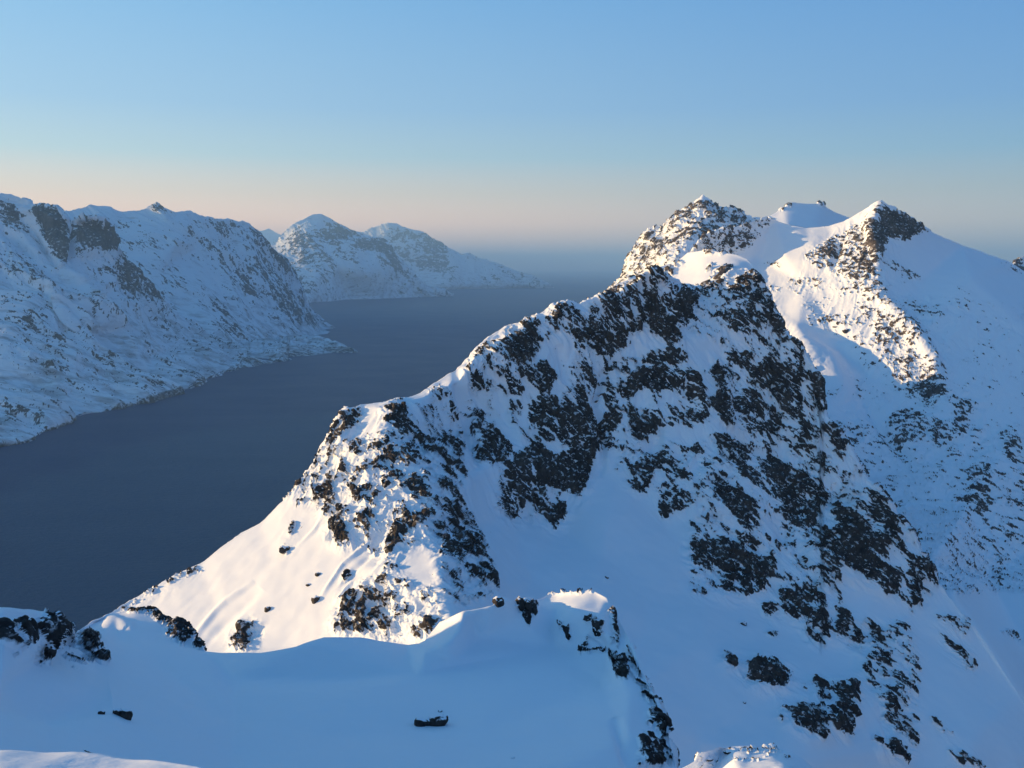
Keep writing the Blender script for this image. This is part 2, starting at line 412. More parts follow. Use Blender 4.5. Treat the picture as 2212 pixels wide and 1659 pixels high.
 ('c3', .38, [(1870,510),(1990,560),(1900,560)]),
 ('c3', .52, [(1580,1130),(1700,1160),(1680,1190),(1600,1180)]),
 ('c3', .5, [(2060,390),(2212,450),(2180,465),(2080,420)]),
 ('c3', .45, [(1480,360),(1700,460),(1680,500),(1500,420)]),
 ('c3', .45, [(980,170),(1000,125),(1060,105),(1050,130),(990,170)]),
 ('c3', .6, [(1175,112),(1210,98),(1235,135),(1190,125)]),
 ('c3', .65, [(180,550),(350,450),(400,450),(470,520),(580,570),(580,600),(480,600),(280,560)]),
 ('c3', .5, [(0,610),(300,430),(360,440),(180,560)]),
 ('c3', .9, [(600,560),(690,480),(760,480),(720,510),(640,560)]),
 ('c3', .78, [(770,490),(850,450),(930,560),(970,670),(900,640),(780,600),(720,640)]),
 ('c3', .7, [(760,660),(910,680),(910,740),(850,760),(770,710)]),
 ('c3', .45, [(630,400),(780,420),(760,470),(640,480)]),
 ('c6', .52, [(1150,620),(1240,580),(1420,640),(1640,640),(1620,760),(1500,790),(1400,760),(1200,760)]),
 ('c6', .5, [(1850,690),(1950,690),(1950,900),(1880,880),(1800,760)]),
 ('c6', .6, [(1600,910),(1750,900),(1770,1130),(1690,1200),(1600,1120),(1640,1000)]),
 ('c6', .6, [(1800,900),(1850,950),(1800,960)]),
 ('c6', .5, [(1790,1100),(1930,1120),(1900,1150)]),
 ('c6', .48, [(840,640),(1020,680),(1000,760),(930,780)]),
 ('c6', .5, [(1890,1010),(1961,1020),(1961,1150)]),
 ('c6', .42, [(1200,760),(1330,880),(1310,920),(1260,830)]),
 ('c6', .6, [(1880,1300),(1961,1310),(1961,1340)]),
 ('c6', .45, [(1480,560),(1640,480),(1660,660),(1540,640)]),
 # left fjord wall
 ('c1', .8, [(0,150),(60,150),(120,260),(40,310),(0,260)]),
 ('c1', .65, [(40,290),(130,250),(220,360),(140,350)]),
 ('c1', 1.15, [(200,200),(340,190),(380,260),(430,480),(370,510),(300,430),(240,340)]),
 ('c1', 1.05, [(420,300),(540,240),(620,290),(690,420),(600,440),(440,400)]),
 ('c1', .75, [(430,430),(540,440),(450,480)]),
 ('c1', .75, [(640,520),(720,450),(860,620),(940,750),(850,720),(720,690),(660,600)]),
 ('c1', .55, [(520,520),(640,560),(560,580)]),
 ('c1', .62, [(90,450),(320,580),(300,650),(200,620),(120,520)]),
 ('c1', .48, [(400,600),(560,780),(650,880),(560,850)]),
 ('c1', .42, [(930,660),(1000,700),(960,760)]),
 ('c1', .65, [(1100,340),(1280,470),(1330,560),(1440,530),(1560,620),(1700,760),(1760,880),(1740,920),(1600,740),(1430,700),(1400,600)]),
 ('c1', .52, [(1200,740),(1350,740),(1340,860),(1260,800)]),
 ('c1', .52, [(1280,860),(1440,920),(1410,960)]),
 ('c1', .55, [(1480,310),(1700,520),(1843,640),(1843,720),(1640,610),(1500,520)]),
 ('c1', .52, [(1190,260),(1380,290),(1350,340),(1200,300)]),
 ('c1', .55, [(900,160),(960,170),(1030,220),(880,220)]),
 ('c1', .48, [(0,870),(160,840),(240,930),(100,910)]),
 ('c1', .62, [(30,1150),(300,1250),(550,1270),(300,1270),(0,1190)]),
 ('c1', .5, [(0,1370),(240,1430),(250,1500),(0,1450)]),
 ('c1', .6, [(650,1240),(820,1310),(700,1260)]),
 # far mountains
 ('c2', .5, [(120,300),(370,240),(380,330),(280,390),(170,350)]),
 ('c2', .7, [(370,240),(480,180),(560,210),(650,250),(560,300),(430,300)]),
 ('c2', .7, [(580,300),(760,280),(880,380),(960,490),(1100,590),(1000,520),(860,480),(760,370),(650,340)]),
 ('c2', .52, [(300,360),(430,340),(480,380),(520,450),(420,440),(260,440)]),
 ('c2', .68, [(780,260),(930,200),(1060,240),(1200,340),(1180,400),(1250,490),(1100,470),(960,430),(860,310)]),
 ('c2', .55, [(0,370),(100,450),(200,400),(260,560),(330,680),(460,800),(300,800),(100,540),(0,460)]),
]
SNOW_LIST = [
 ('c5', .10, [(650,480),(780,330),(860,420),(880,520),(850,700),(760,680),(720,560)]),
 ('c5', .03, [(1160,500),(1350,330),(1560,430),(1400,450),(1290,520),(1180,560)]),
 ('c5', .05, [(1570,440),(1700,350),(1900,430),(1880,520),(1740,600),(1640,580)]),
 ('c5', .25, [(1300,720),(1560,720),(1660,800),(1800,880),(1560,880),(1400,860),(1260,800)]),
 ('c5', .03, [(1400,1080),(1500,960),(1900,940),(1980,1000),(1700,1070)]),
 ('c5', .03, [(60,560),(190,700),(195,1000),(225,1200),(300,1650),(170,1500),(150,1000),(90,780)]),
 ('c5', .18, [(1720,200),(1900,250),(1880,380),(1720,330)]),
 ('c5', .03, [(360,950),(430,880),(500,1000),(550,1120),(440,1180)]),
 ('c6', .10, [(0,640),(160,640),(300,780),(500,900),(560,1000),(430,960),(200,780),(0,740)]),
 ('c6', .12, [(400,1160),(520,1250),(650,1330),(760,1659),(500,1600),(480,1400),(400,1280)]),
 ('c6', .12, [(820,1000),(860,1120),(780,1200),(760,1100)]),
 ('c9', .02, [(850,240),(1000,350),(1110,420),(1300,560),(1000,600),(870,500)]),
 ('c9', .02, [(170,480),(260,560),(400,620),(560,720),(700,830),(850,800),(900,900),(850,1050),(500,980),(200,880),(0,800),(0,440)]),
]
BROAD = [
 ('c5', .31, [(180,600),(430,380),(700,230),(1000,130),(1300,40),(2074,0),(2074,1300),(1700,1450),(1250,1400),(1230,1150),(1100,1100),(1000,1200),(960,1300),(550,1600),(360,1500),(350,1250),(200,1150)]),
 ('c6', .32, [(0,600),(150,0),(500,0),(700,330),(780,600),(930,800),(1240,1250),(1450,1659),(1150,1659),(840,1500),(840,1659),(0,1659)]),
 ('c9', .30, [(850,0),(1320,0),(1500,370),(1400,540),(1160,450),(1000,340),(850,230)]),
 ('c9', .30, [(890,620),(1050,600),(1400,760),(1380,1500),(1300,1400),(1000,1000)]),
 ('c4', .26, [(560,340),(860,150),(1475,200),(1475,560),(1100,480),(1060,660),(1180,1000),(1260,1280),(1000,1380),(940,1300),(930,1100),(850,800),(800,540),(560,560)]),
 ('c4', .20, [(60,760),(260,400),(560,340),(600,560),(870,700),(860,980),(620,1060),(420,1000),(180,760)]),
 ('c4', .24, [(300,1530),(330,1300),(560,1150),(900,1250),(960,1400),(900,1560),(500,1540)]),
 ('c3', .36, [(180,490),(330,240),(610,90),(900,180),(980,180),(860,310),(760,370),(520,360),(440,440),(200,480)]),
 ('c3', .36, [(1100,370),(1460,150),(1500,500),(1560,640),(1720,760),(1830,1020),(1760,1160),(1600,1060),(1500,860),(1400,600),(1250,450)]),
]
def clamp_mask(R, pts, val):
    M = np.zeros_like(R); poly_mask(M, pts, 1.0); R[M > 0] = np.minimum(R[M > 0], val)
def make_density():
    R = np.zeros((NV, NU))
    # broad mottled ground first
    poly_mask(R, [(-900,430),(560,480),(700,700),(780,760),(0,980),(-900,1200)], .22)
    poly_mask(R, [(580,520),(700,465),(860,480),(1200,615),(1200,640),(600,660)], .22)
    poly_mask(R, cp('c3', [(1000,480),(1500,480),(1700,560),(2212,600),(2600,1300),(1300,1300),(1250,1050),(1400,900),(1100,640)]), .13)
    poly_mask(R, cp('c6', [(800,620),(1961,700),(2300,1659),(1500,1659),(1000,900)]), .21)
    for tag, v, pts in BROAD: poly_mask(R, cp(tag, pts), v)
    for tag, v, pts in SNOW_LIST: clamp_mask(R, cp(tag, pts), v)
    for tag, v, pts in DENS_LIST: poly_mask(R, cp(tag, pts), v*(1.1 if tag in ('c5', 'c6', 'c9') else 1.0))
    clamp_mask(R, cp('c1', [(350,205),(385,190),(412,290),(445,420),(452,510),(420,510),(405,420),(388,300)]), .0)
    return blur(R, 6)
DENS = make_density()
DENS_WIDE = blur(DENS, 26)

# ---------------------------------------------------------------- materials
def new_mat(name):
    m = bpy.data.materials.new(name); m.use_nodes = True
    return m, m.node_tree.nodes, m.node_tree.links
def N(nodes, t, **kw):
    n = nodes.new(t)
    for k, v in kw.items():
        if isinstance(v, (list, tuple)) or not k.startswith('_'):
            try: setattr(n, k, v)
            except Exception: pass
    return n
def terrain_material(name, size, rock_a, rock_b, snow_col=(.86, .88, .92), bump=1.0, snow_bump=0.25, scrub=False):
    m, nd, lk = new_mat(name)
    bs = nd['Principled BSDF']
    geo = N(nd, 'ShaderNodeNewGeometry')
    att = N(nd, 'ShaderNodeAttribute'); att.attribute_name = 'rock'
    def noise(scale, det, rough=.55):
        n = N(nd, 'ShaderNodeTexNoise'); n.inputs['Scale'].default_value = scale/size
        n.inputs['Detail'].default_value = det; n.inputs['Roughness'].default_value = rough
        lk.new(geo.outputs['Position'], n.inputs['Vector']); return n
    fine = noise(2.2, 5)
    # rock factor = attribute sharpened with fine noise
    a = N(nd, 'ShaderNodeMath', operation='MULTIPLY_ADD'); lk.new(fine.outputs['Fac'], a.inputs[0])
    a.inputs[1].default_value = .32; lk.new(att.outputs['Fac'], a.inputs[2])
    mr = N(nd, 'ShaderNodeMapRange'); lk.new(a.outputs[0], mr.inputs['Value'])
    mr.inputs['From Min'].default_value = .585; mr.inputs['From Max'].default_value = .74
    sk = noise(1.3, 3, .6)
    mps = N(nd, 'ShaderNodeMapping'); lk.new(geo.outputs['Position'], mps.inputs['Vector']); mps.inputs['Rotation'].default_value = (.5, .6, .2); mps.inputs['Scale'].default_value = (1, .5, 1.5)
    lk.new(mps.outputs[0], sk.inputs['Vector'])
    s1 = N(nd, 'ShaderNodeMapRange'); lk.new(sk.outputs['Fac'], s1.inputs['Value']); s1.inputs['From Min'].default_value = .57; s1.inputs['From Max'].default_value = .66
    s2 = N(nd, 'ShaderNodeMapRange'); lk.new(geo.outputs['Normal'], s2.inputs['Value'])
    sz = N(nd, 'ShaderNodeSeparateXYZ'); lk.new(geo.outputs['Normal'], sz.inputs[0]); lk.new(sz.outputs['Z'], s2.inputs['Value'])
    s2.inputs['From Min'].default_value = .15; s2.inputs['From Max'].default_value = .55
    s3 = N(nd, 'ShaderNodeMath', operation='MULTIPLY'); lk.new(s1.outputs[0], s3.inputs[0]); lk.new(s2.outputs[0], s3.inputs[1])
    s4 = N(nd, 'ShaderNodeMath', operation='MULTIPLY_ADD'); lk.new(s3.outputs[0], s4.inputs[0]); s4.inputs[1].default_value = -.65; s4.inputs[2].default_value = 1.0
    s5 = N(nd, 'ShaderNodeMath', operation='MULTIPLY'); lk.new(mr.outputs[0], s5.inputs[0]); lk.new(s4.outputs[0], s5.inputs[1]); mr = s5
    # rock colour
    rn = noise(.28, 9, .68)
    mix = N(nd, 'ShaderNodeValToRGB'); lk.new(rn.outputs['Fac'], mix.inputs[0])
    mix.color_ramp.elements[0].position = .35; mix.color_ramp.elements[0].color = (*rock_a, 1)
    mix.color_ramp.elements[1].position = .68; mix.color_ramp.elements[1].color = (*rock_b, 1)
    # vertical streaks on bare walls
    mp = N(nd, 'ShaderNodeMapping'); lk.new(geo.outputs['Position'], mp.inputs['Vector'])
    mp.inputs['Scale'].default_value = (1.6/size, 1.6/size, .18/size)
    sn = N(nd, 'ShaderNodeTexNoise'); sn.inputs['Scale'].default_value = 1; sn.inputs['Detail'].default_value = 4
    lk.new(mp.outputs[0], sn.inputs['Vector'])
    sm = N(nd, 'ShaderNodeMapRange'); lk.new(sn.outputs['Fac'], sm.inputs['Value'])
    sm.inputs['From Min'].default_value = .35; sm.inputs['From Max'].default_value = .65
    sm.inputs['To Min'].default_value = .65; sm.inputs['To Max'].default_value = 1.35
    mul = N(nd, 'ShaderNodeVectorMath', operation='SCALE'); lk.new(mix.outputs[0], mul.inputs[0]); lk.new(sm.outputs[0], mul.inputs['Scale'])
    cm = N(nd, 'ShaderNodeMix', data_type='RGBA')
    lk.new(mr.outputs[0], cm.inputs['Factor']); cm.inputs[6].default_value = (*snow_col, 1)
    if scrub:      # birch scrub showing through the snow on the lower slopes, drawn out down the fall line
        ms = N(nd, 'ShaderNodeMapping'); lk.new(geo.outputs['Position'], ms.inputs['Vector']); ms.inputs['Rotation'].default_value = (.3, .5, .35); ms.inputs['Scale'].default_value = (.0035, .016, .016)
        ns = N(nd, 'ShaderNodeTexNoise'); ns.inputs['Scale'].default_value = 1.0; ns.inputs['Detail'].default_value = 9; ns.inputs['Roughness'].default_value = .68; lk.new(ms.outputs[0], ns.inputs['Vector'])
        zs = N(nd, 'ShaderNodeSeparateXYZ'); lk.new(geo.outputs['Position'], zs.inputs[0])
        za = N(nd, 'ShaderNodeMapRange'); lk.new(zs.outputs['Z'], za.inputs['Value']); za.inputs['From Min'].default_value = 700; za.inputs['From Max'].default_value = 60
        za.inputs['To Min'].default_value = -.10; za.inputs['To Max'].default_value = .02
        zb = N(nd, 'ShaderNodeMath', operation='ADD'); lk.new(ns.outputs['Fac'], zb.inputs[0]); lk.new(za.outputs[0], zb.inputs[1])
        zf = N(nd, 'ShaderNodeMapRange'); lk.new(zb.outputs[0], zf.inputs['Value']); zf.inputs['From Min'].default_value = .47; zf.inputs['From Max'].default_value = .66; zf.inputs['To Max'].default_value = .8
        sc = N(nd, 'ShaderNodeMix', data_type='RGBA'); lk.new(zf.outputs[0], sc.inputs['Factor']); sc.inputs[6].default_value = (*snow_col, 1); sc.inputs[7].default_value = (.20, .19, .20, 1)
        lk.new(sc.outputs[2], cm.inputs[6])
    lk.new(mul.outputs[0], cm.inputs[7])
    lk.new(cm.outputs[2], bs.inputs['Base Color'])
    rr = N(nd, 'ShaderNodeMapRange'); lk.new(mr.outputs[0], rr.inputs['Value'])
    rr.inputs['To Min'].default_value = .62; rr.inputs['To Max'].default_value = .85
    lk.new(rr.outputs[0], bs.inputs['Roughness'])
    bs.inputs['Specular IOR Level'].default_value = .15
    # bump: craggy on rock, wind-worked on snow
    rb = noise(1.6, 8, .62)
    sb = noise(.8, 6, .5)
    b1 = N(nd, 'ShaderNodeMath', operation='MULTIPLY'); lk.new(rb.outputs['Fac'], b1.inputs[0]); lk.new(mr.outputs[0], b1.inputs[1])
    b2 = N(nd, 'ShaderNodeMath', operation='MULTIPLY_ADD'); lk.new(sb.outputs['Fac'], b2.inputs[0]); b2.inputs[1].default_value = snow_bump
    lk.new(b1.outputs[0], b2.inputs[2])
    if name == 'near_snow':
        mw = N(nd, 'ShaderNodeMapping'); lk.new(geo.outputs['Position'], mw.inputs['Vector']); mw.inputs['Rotation'].default_value = (0, 0, .5); mw.inputs['Scale'].default_value = (.5, 2.4, 1.5)
        wv = N(nd, 'ShaderNodeTexNoise'); wv.inputs['Scale'].default_value = .8; wv.inputs['Detail'].default_value = 7; wv.inputs['Roughness'].default_value = .6; wv.inputs['Distortion'].default_value = .6
        lk.new(mw.outputs[0], wv.inputs['Vector'])
        b3 = N(nd, 'ShaderNodeMath', operation='MULTIPLY_ADD'); lk.new(wv.outputs['Fac'], b3.inputs[0]); b3.inputs[1].default_value = .55; lk.new(b2.outputs[0], b3.inputs[2]); b2 = b3
    bp = N(nd, 'ShaderNodeBump'); bp.inputs['Strength'].default_value = .6*bump; bp.inputs['Distance'].default_value = size*.12
    lk.new(b2.outputs[0], bp.inputs['Height']); lk.new(bp.outputs[0], bs.inputs['Normal'])
    return m

# ---------------------------------------------------------------- terrain sheets
def grid_normals(P):
    du = np.zeros_like(P); dv = np.zeros_like(P)
    du[:, 1:-1] = P[:, 2:] - P[:, :-2]; du[:, 0] = P[:, 1] - P[:, 0]; du[:, -1] = P[:, -1] - P[:, -2]
    dv[1:-1] = P[2:] - P[:-2]; dv[0] = P[1] - P[0]; dv[-1] = P[-1] - P[-2]
    n = np.cross(dv, du); l = np.linalg.norm(n, axis=-1, keepdims=True)
    n = n/np.maximum(l, 1e-9)
    return n
def smooth_rows(A, k):
    for ax in (0, 1):
        pad = [(0, 0)]*A.ndim; pad[ax] = (k, k)
        B = np.pad(A, pad, mode='edge'); c = np.cumsum(B, axis=ax)
        c = np.concatenate([np.zeros_like(np.take(c, [0], ax)), c], ax)
        m = A.shape[ax]
        A = (np.take(c, np.arange(2*k + 1, 2*k + 1 + m), ax) - np.take(c, np.arange(0, m), ax))/(2*k + 1)
    return A
def grid_mesh(name, P, rock, mat, flip=False):
    nr, nc = P.shape[:2]
    me = bpy.data.meshes.new(name)
    me.vertices.add(nr*nc); me.vertices.foreach_set('co', P.reshape(-1).astype(np.float32))
    i = (np.arange(nr - 1)[:, None]*nc + np.arange(nc - 1)[None, :]).ravel()
    q = np.stack([i, i + nc, i + nc + 1, i + 1], -1)
    if flip: q = q[:, ::-1]
    nf = len(q)
    me.loops.add(nf*4); me.loops.foreach_set('vertex_index', q.ravel().astype(np.int32))
    me.polygons.add(nf); me.polygons.foreach_set('loop_start', np.arange(0, nf*4, 4, dtype=np.int32))
    try: me.polygons.foreach_set('loop_total', np.full(nf, 4, np.int32))
    except Exception: pass
    me.polygons.foreach_set('use_smooth', np.ones(nf, bool))
    at = me.attributes.new('rock', 'FLOAT', 'POINT'); at.data.foreach_set('value', rock.ravel().astype(np.float32))
    me.update(calc_edges=True)
    me.materials.append(mat)
    o = bpy.data.objects.new(name, me); COL.objects.link(o)
    return o
SURF = {}
def sheet(key, name, label, cat, top, lines, mat, bottom, du=1.5, nrows=500, fs=10.0, blur_px=12, amp=1.0, relief=None,
          back=(200.0, .9, 6.0), nback=40, stretch=((0, 0, 1), 1.0), macro=(0, 1), dens_gain=1.0, seed=1, jag=0.0, usum=True, blk=(1.0, .35), dens_add=0.0, bias=0.0, push=0.6, ribs=None, shore=False, cellw=.55, bands=None):
    """top: [(u, v)] skyline; lines: surveyed polylines (u, v, Y); fs: size of one crag in metres"""
    T = np.array([(a[0], a[1]) for a in top], float)
    all_lines = list(lines)
    if len(top[0]) == 3: all_lines = [top] + all_lines
    R = depth_raster(all_lines, blur_px)
    u = np.arange(T[0, 0], T[-1, 0] + .1, du)
    vt = np.interp(u, T[:, 0], T[:, 1])
    dtop = sample(DENS, u, vt + 6)
    if jag:
        uu = np.stack([u/26.0, np.full_like(u, seed*3.7), np.zeros_like(u)], -1)
        jn = fbm(uu, 5, seed + 90, .6, ridged=True)
        wj, _ = worley(np.stack([u/9.0, np.full_like(u, seed*1.3 + .5), np.zeros_like(u)], -1), seed + 91)
        vt = vt - jag*(.6*jn + .9*(wj - .5))*(.25 + np.clip(dtop, 0, .75)/.6)
    Bp = np.array(bottom, float); vb = np.maximum(np.interp(u, Bp[:, 0], Bp[:, 1]), vt + 4)
    s = np.linspace(0, 1, nrows)[:, None]
    Vg = vt[None]*(1 - s) + vb[None]*s
    Ug = np.broadcast_to(u[None], Vg.shape)
    inv = sample(R, Ug, Vg)
    rx, ry, rz = rays(Ug, Vg)
    t = 1/inv
    P = np.stack([rx*t, ry*t, rz*t + CAMZ], -1)
    dens = sample(DENS, Ug, Vg)*dens_gain + dens_add
    wide = sample(DENS_WIDE, Ug, Vg)*dens_gain
    rel = sample(relief, Ug, Vg) if relief is not None else np.zeros_like(Vg)
    # slope behind the skyline
    x0 = P[0]; e = rz[0]/np.hypot(rx[0], ry[0])
    hd = np.stack([rx[0], ry[0]], -1); hd /= np.linalg.norm(hd, axis=-1, keepdims=True)
    D, sl, L = back
    k = (np.arange(nback, 0, -1)/nback)**2.2
    x = (k*D)[:, None]
    kk = np.maximum(e + sl, .2)
    z = x0[None, :, 2] + x*e[None] - kk[None]*x*x/(x + L)
    Pb = np.stack([x0[None, :, 0] + hd[None, :, 0]*x, x0[None, :, 1] + hd[None, :, 1]*x, z], -1)
    P = np.concatenate([Pb, P], 0)
    dd = np.repeat(dens[:1], nback, 0); dw = np.repeat(wide[:1], nback, 0); rl = np.repeat(rel[:1], nback, 0)
    fade = 1 - .5*sstep(0, 30*fs/10, x)
    dens = np.concatenate([dd*fade, dens], 0);  wide = np.concatenate([dw, wide], 0); rel = np.concatenate([rl, rel], 0)
    shp = dens.shape
    Nrm = grid_normals(smooth_rows(P, 4))
    flat = P.reshape(-1, 3)
    dens = dens + (.20*fbm(flat/(fs*9), 3, seed + 71).reshape(shp))*sstep(.02, .25, dens)
    # dip direction of the strata: noise space is squeezed along it
    d = np.array(stretch[0], float); d /= np.linalg.norm(d); f = stretch[1]
    Q = flat + (flat @ d)[:, None]*d[None]*(1/f - 1)
    rel = rel + macro[0]*fbm(flat/macro[1], 4, seed + 3).reshape(shp)*(1.0)
    rb = 0.0
    if ribs:
        ra, rw, rs, rwt, rdir = ribs
        rd = np.array(rdir, float); rd /= np.linalg.norm(rd)
        wob = fbm(flat/(rw*2.5), 2, seed + 120)[:, None]*rw*.9*np.array([[1.0, .6, 0]])
        Qr = (flat + wob) + ((flat + wob) @ rd)[:, None]*rd[None]*(1/rs - 1)
        rb = fbm(Qr/rw, 5, seed + 121, .5, ridged=True).reshape(shp)
        rmod = sstep(.0, .30, wide) if ribs[0] < 20 else 1.0
        rel = rel + ra*rb*rmod; rb = rb*rwt
    P1 = P + Nrm*(rel + push*fs*.9*wide*amp)[..., None]
    n1 = fbm(Q/(fs*2.4), 5, seed, .52).reshape(shp)
    wz = np.stack([fbm(flat/(fs*1.3), 3, seed + 51), fbm(flat/(fs*1.3) + 31.7, 3, seed + 52), fbm(flat/(fs*1.3) + 77.1, 3, seed + 53)], -1)
    b1, e1 = worley(Q/(fs*1.15) + wz*.18, seed + 5)
    b2, e2 = worley(Q/(fs*.42) + wz*.2 + 9.1, seed + 6)
    b1 = b1.reshape(shp); b2 = b2.reshape(shp); e1 = e1.reshape(shp)
    sfield = rb*sstep(.05, .3, dens) + dens + .95*n1 + cellw*(b1 - .5) + .30*(b2 - .5) - .50 + bias - .5*(1 - sstep(0, .2, dens))
    if bands:
        bn = np.array(bands[0], float); bn /= np.linalg.norm(bn)
        ph = (flat @ bn)/bands[1] + 1.1*fbm(flat/(bands[1]*6), 3, seed + 140)
        tri = np.abs((ph % 1.0) - .5)*2
        brk = fbm(flat/(bands[1]*1.7), 3, seed + 141)
        sfield = sfield - (bands[2]*sstep(.62, .95, tri)*sstep(-.12, .12, brk)).reshape(shp)
    if shore: sfield = np.maximum(sfield, .25*sstep(6, 1, P[..., 2]))
    inside = sstep(-.05, .30, sfield)
    big = sstep(.15, .8, dens)
    disp = inside*(.08*fs + blk[0]*fs*.42*(b1 - .2)*(.3 + .7*big) + blk[1]*fs*.26*b2) - .12*fs*big*sstep(.12, 0, e1) + .06*fs*n1*big
    disp = disp*sstep(.03, .14, dens)
    P2 = P1 + Nrm*(disp*amp)[..., None]
    N2 = grid_normals(P2)
    nz = N2[..., 2]; nz1 = grid_normals(smooth_rows(P1, 3))[..., 2]
    ledge = sstep(.0, .35, nz - np.minimum(nz1 + .06, .82))
    rock = .24 + 1.3*sfield - .85*ledge*(1.3 - .75*np.clip(dens, 0, 1.2) - 1.2*np.clip(dens - .95, 0, .25))
    rock = np.clip(rock, 0, 1)
    SURF[key] = (P2, u, Vg, nback)
    o = grid_mesh(name, P2, rock, mat)
    o['kind'] = 'structure'; o['label'] = label
    return o

def zero(): return np.zeros((NV, NU))
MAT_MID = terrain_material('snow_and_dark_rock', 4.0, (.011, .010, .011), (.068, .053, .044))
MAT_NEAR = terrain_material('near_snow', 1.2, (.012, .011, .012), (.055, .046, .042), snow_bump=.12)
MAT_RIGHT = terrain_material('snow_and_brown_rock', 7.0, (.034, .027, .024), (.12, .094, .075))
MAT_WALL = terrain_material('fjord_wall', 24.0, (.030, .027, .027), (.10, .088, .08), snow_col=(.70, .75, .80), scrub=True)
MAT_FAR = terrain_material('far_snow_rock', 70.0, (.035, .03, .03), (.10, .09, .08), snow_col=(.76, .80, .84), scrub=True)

# ---- central mountain
TOP_M = [(-260,1700,455),(-40,1520,475),(140,1400,500),(190,1355,510),(240,1325,520),(279,1300,530),(370,1251,535),(430,1219,540),(520,1150,550),(560,1128,552),(620,1075,560),
 (655,1040,570),(680,1000,585),(692,965,592),(712,948,592),(735,905,600),(752,885,603),(775,875,606),(800,872,606),(850,868,612),(880,862,628),
 (905,850,645),(920,838,655),(960,812,675),(1010,778,700),(1050,738,718),(1100,706,735),(1150,686,745),(1190,662,750),(1215,655,752),(1250,658,757),
 (1290,646,765),(1340,634,775),(1370,622,785),(1390,598,790),(1412,585,790),(1432,595,792),(1450,608,830),(1480,618,850),(1510,626,850),(1531,632,840),(1545,618,850),
 (1565,598,855),(1587,584,860),(1613,582,862),(1631,597,845),(1644,618,835),(1659,640,825),(1666,660,815),(1674,675,810),(1687,714,800),(1713,735,790),(1743,774,780),
 (1758,796,772),(1769,826,765),(1774,870,755),(1780,898,748),(1795,917,740),(1833,972,725),(1862,1027,712),(1906,1067,695),(1932,1112,680),(1965,1148,665),
 (2024,1259,635),(2060,1300,620),(2120,1380,600),(2200,1500,565),(2300,1650,530),(2420,1830,495)]
M_LINES = [
 [(850,870,603),(830,887,592),(830,936,560),(849,960,552),(823,1000,540),(867,1010,530),(908,1014,528),(926,1045,515),(900,1090,490),(920,1126,475),(930,1181,450),(948,1218,430),(955,1265,410),(952,1291,400),(974,1333,385),(990,1400,360),(1010,1500,320),(1010,1830,240)],
 [(850,870,603),(868,873,606),(912,856,622),(965,834,642),(1000,804,662),(1053,761,685),(1092,730,705),(1141,692,730),(1190,667,740),(1215,660,745)],
 [(600,1250,479),(740,1200,469)], [(500,1410,442),(700,1400,412),(870,1390,389)], [(800,1000,539)], [(740,960,570)], [(780,910,596)],
 [(-260,1860,330),(140,1840,300),(500,1830,260),(800,1830,240)],
 [(1000,1052,545),(1003,1144,508),(1047,1210,478),(1073,1284,440),(1080,1360,410)],
 [(1047,1018,600),(1100,1120,600),(1200,1140,612),(1240,1070,640),(1325,1035,662),(1377,1067,655),(1430,1120,640),(1480,1190,612),(1560,1260,590),(1600,1300,576),(1700,1370,555),(1780,1398,550)],
 [(1300,1200,575),(1150,1250,520),(1250,1350,480),(1400,1300,540),(1500,1400,500)], [(1350,1500,440),(1500,1600,430),(1700,1500,480)],
 [(1780,1398,550),(1800,1300,590),(1820,1200,625),(1895,1290,602),(1960,1350,590),(2040,1400,582)],
 [(1000,940,640),(1020,880,665)],
 # central gully and ribs
 [(1410,690,778),(1320,780,745),(1290,850,720),(1280,950,690),(1290,1010,672)],
 [(1240,700,738),(1230,800,715),(1220,900,685),(1200,1000,655),(1190,1110,622)],
 [(1455,640,792),(1460,740,765),(1470,800,748),(1500,860,735),(1545,920,716)],
 [(1590,640,825),(1560,720,790),(1575,800,765),(1578,910,722)],
 [(1640,760,785),(1660,900,752),(1680,1000,720),(1720,1100,680)],
 [(1560,960,705),(1620,1050,670),(1680,1180,630),(1760,1290,590)],
 [(1450,950,700),(1440,1020,672)], [(1540,1060,655),(1560,1140,630)],
 [(1700,1650,422),(1900,1500,512),(1950,1500,520),(1980,1610,490),(2100,1600,500)],
 [(1300,1830,372),(1700,1830,392),(2100,1830,440),(2420,1830,495)],
]
REL_M = zero()
for pts, w, h in [
  (cp('c4', [(270,790),(190,900),(80,1000)]), 5, 1.2), (cp('c4', [(560,880),(480,1000),(360,1100),(290,1200),(220,1310)]), 5, 1.6),
  (cp('c4', [(600,900),(520,1040),(420,1130),(330,1260)]), 6, -1.0),
  (cp('c7', [(1380,90),(1230,200),(1120,310),(1020,430)]), 7, 1.8), (cp('c7', [(1420,130),(1290,260),(1160,370),(1100,440)]), 12, -1.6),
  (cp('c5', [(110,560),(150,780),(190,950),(260,1250)]), 12, -7), (cp('c5', [(1170,480),(1070,640),(1020,820),(1090,1060),(1060,1300)]), 9, -8),
  (cp('c5', [(780,420),(830,600),(860,720)]), 12, -4), (cp('c5', [(1480,900),(1420,1100),(1290,1130)]), 14, -5),
  (cp('c5', [(440,860),(500,1000),(560,1110)]), 10, 5), (cp('c5', [(860,840),(960,1000),(1000,1180)]), 16, 6),
  (cp('c5', [(1450,620),(1650,650),(1760,860)]), 16, 6), (cp('c5', [(1950,620),(1960,800),(2000,980)]), 12, -7),
  (cp('c6', [(170,620),(330,780),(500,900)]), 12, -5), (cp('c6', [(560,700),(700,900),(900,1100),(1100,1280)]), 12, -4),
  (cp('c6', [(430,1150),(640,1400),(760,1659)]), 14, -5), (cp('c6', [(60,1100),(240,1290),(420,1420)]), 10, -4),
  ]:
    stroke(REL_M, pts, w, h)
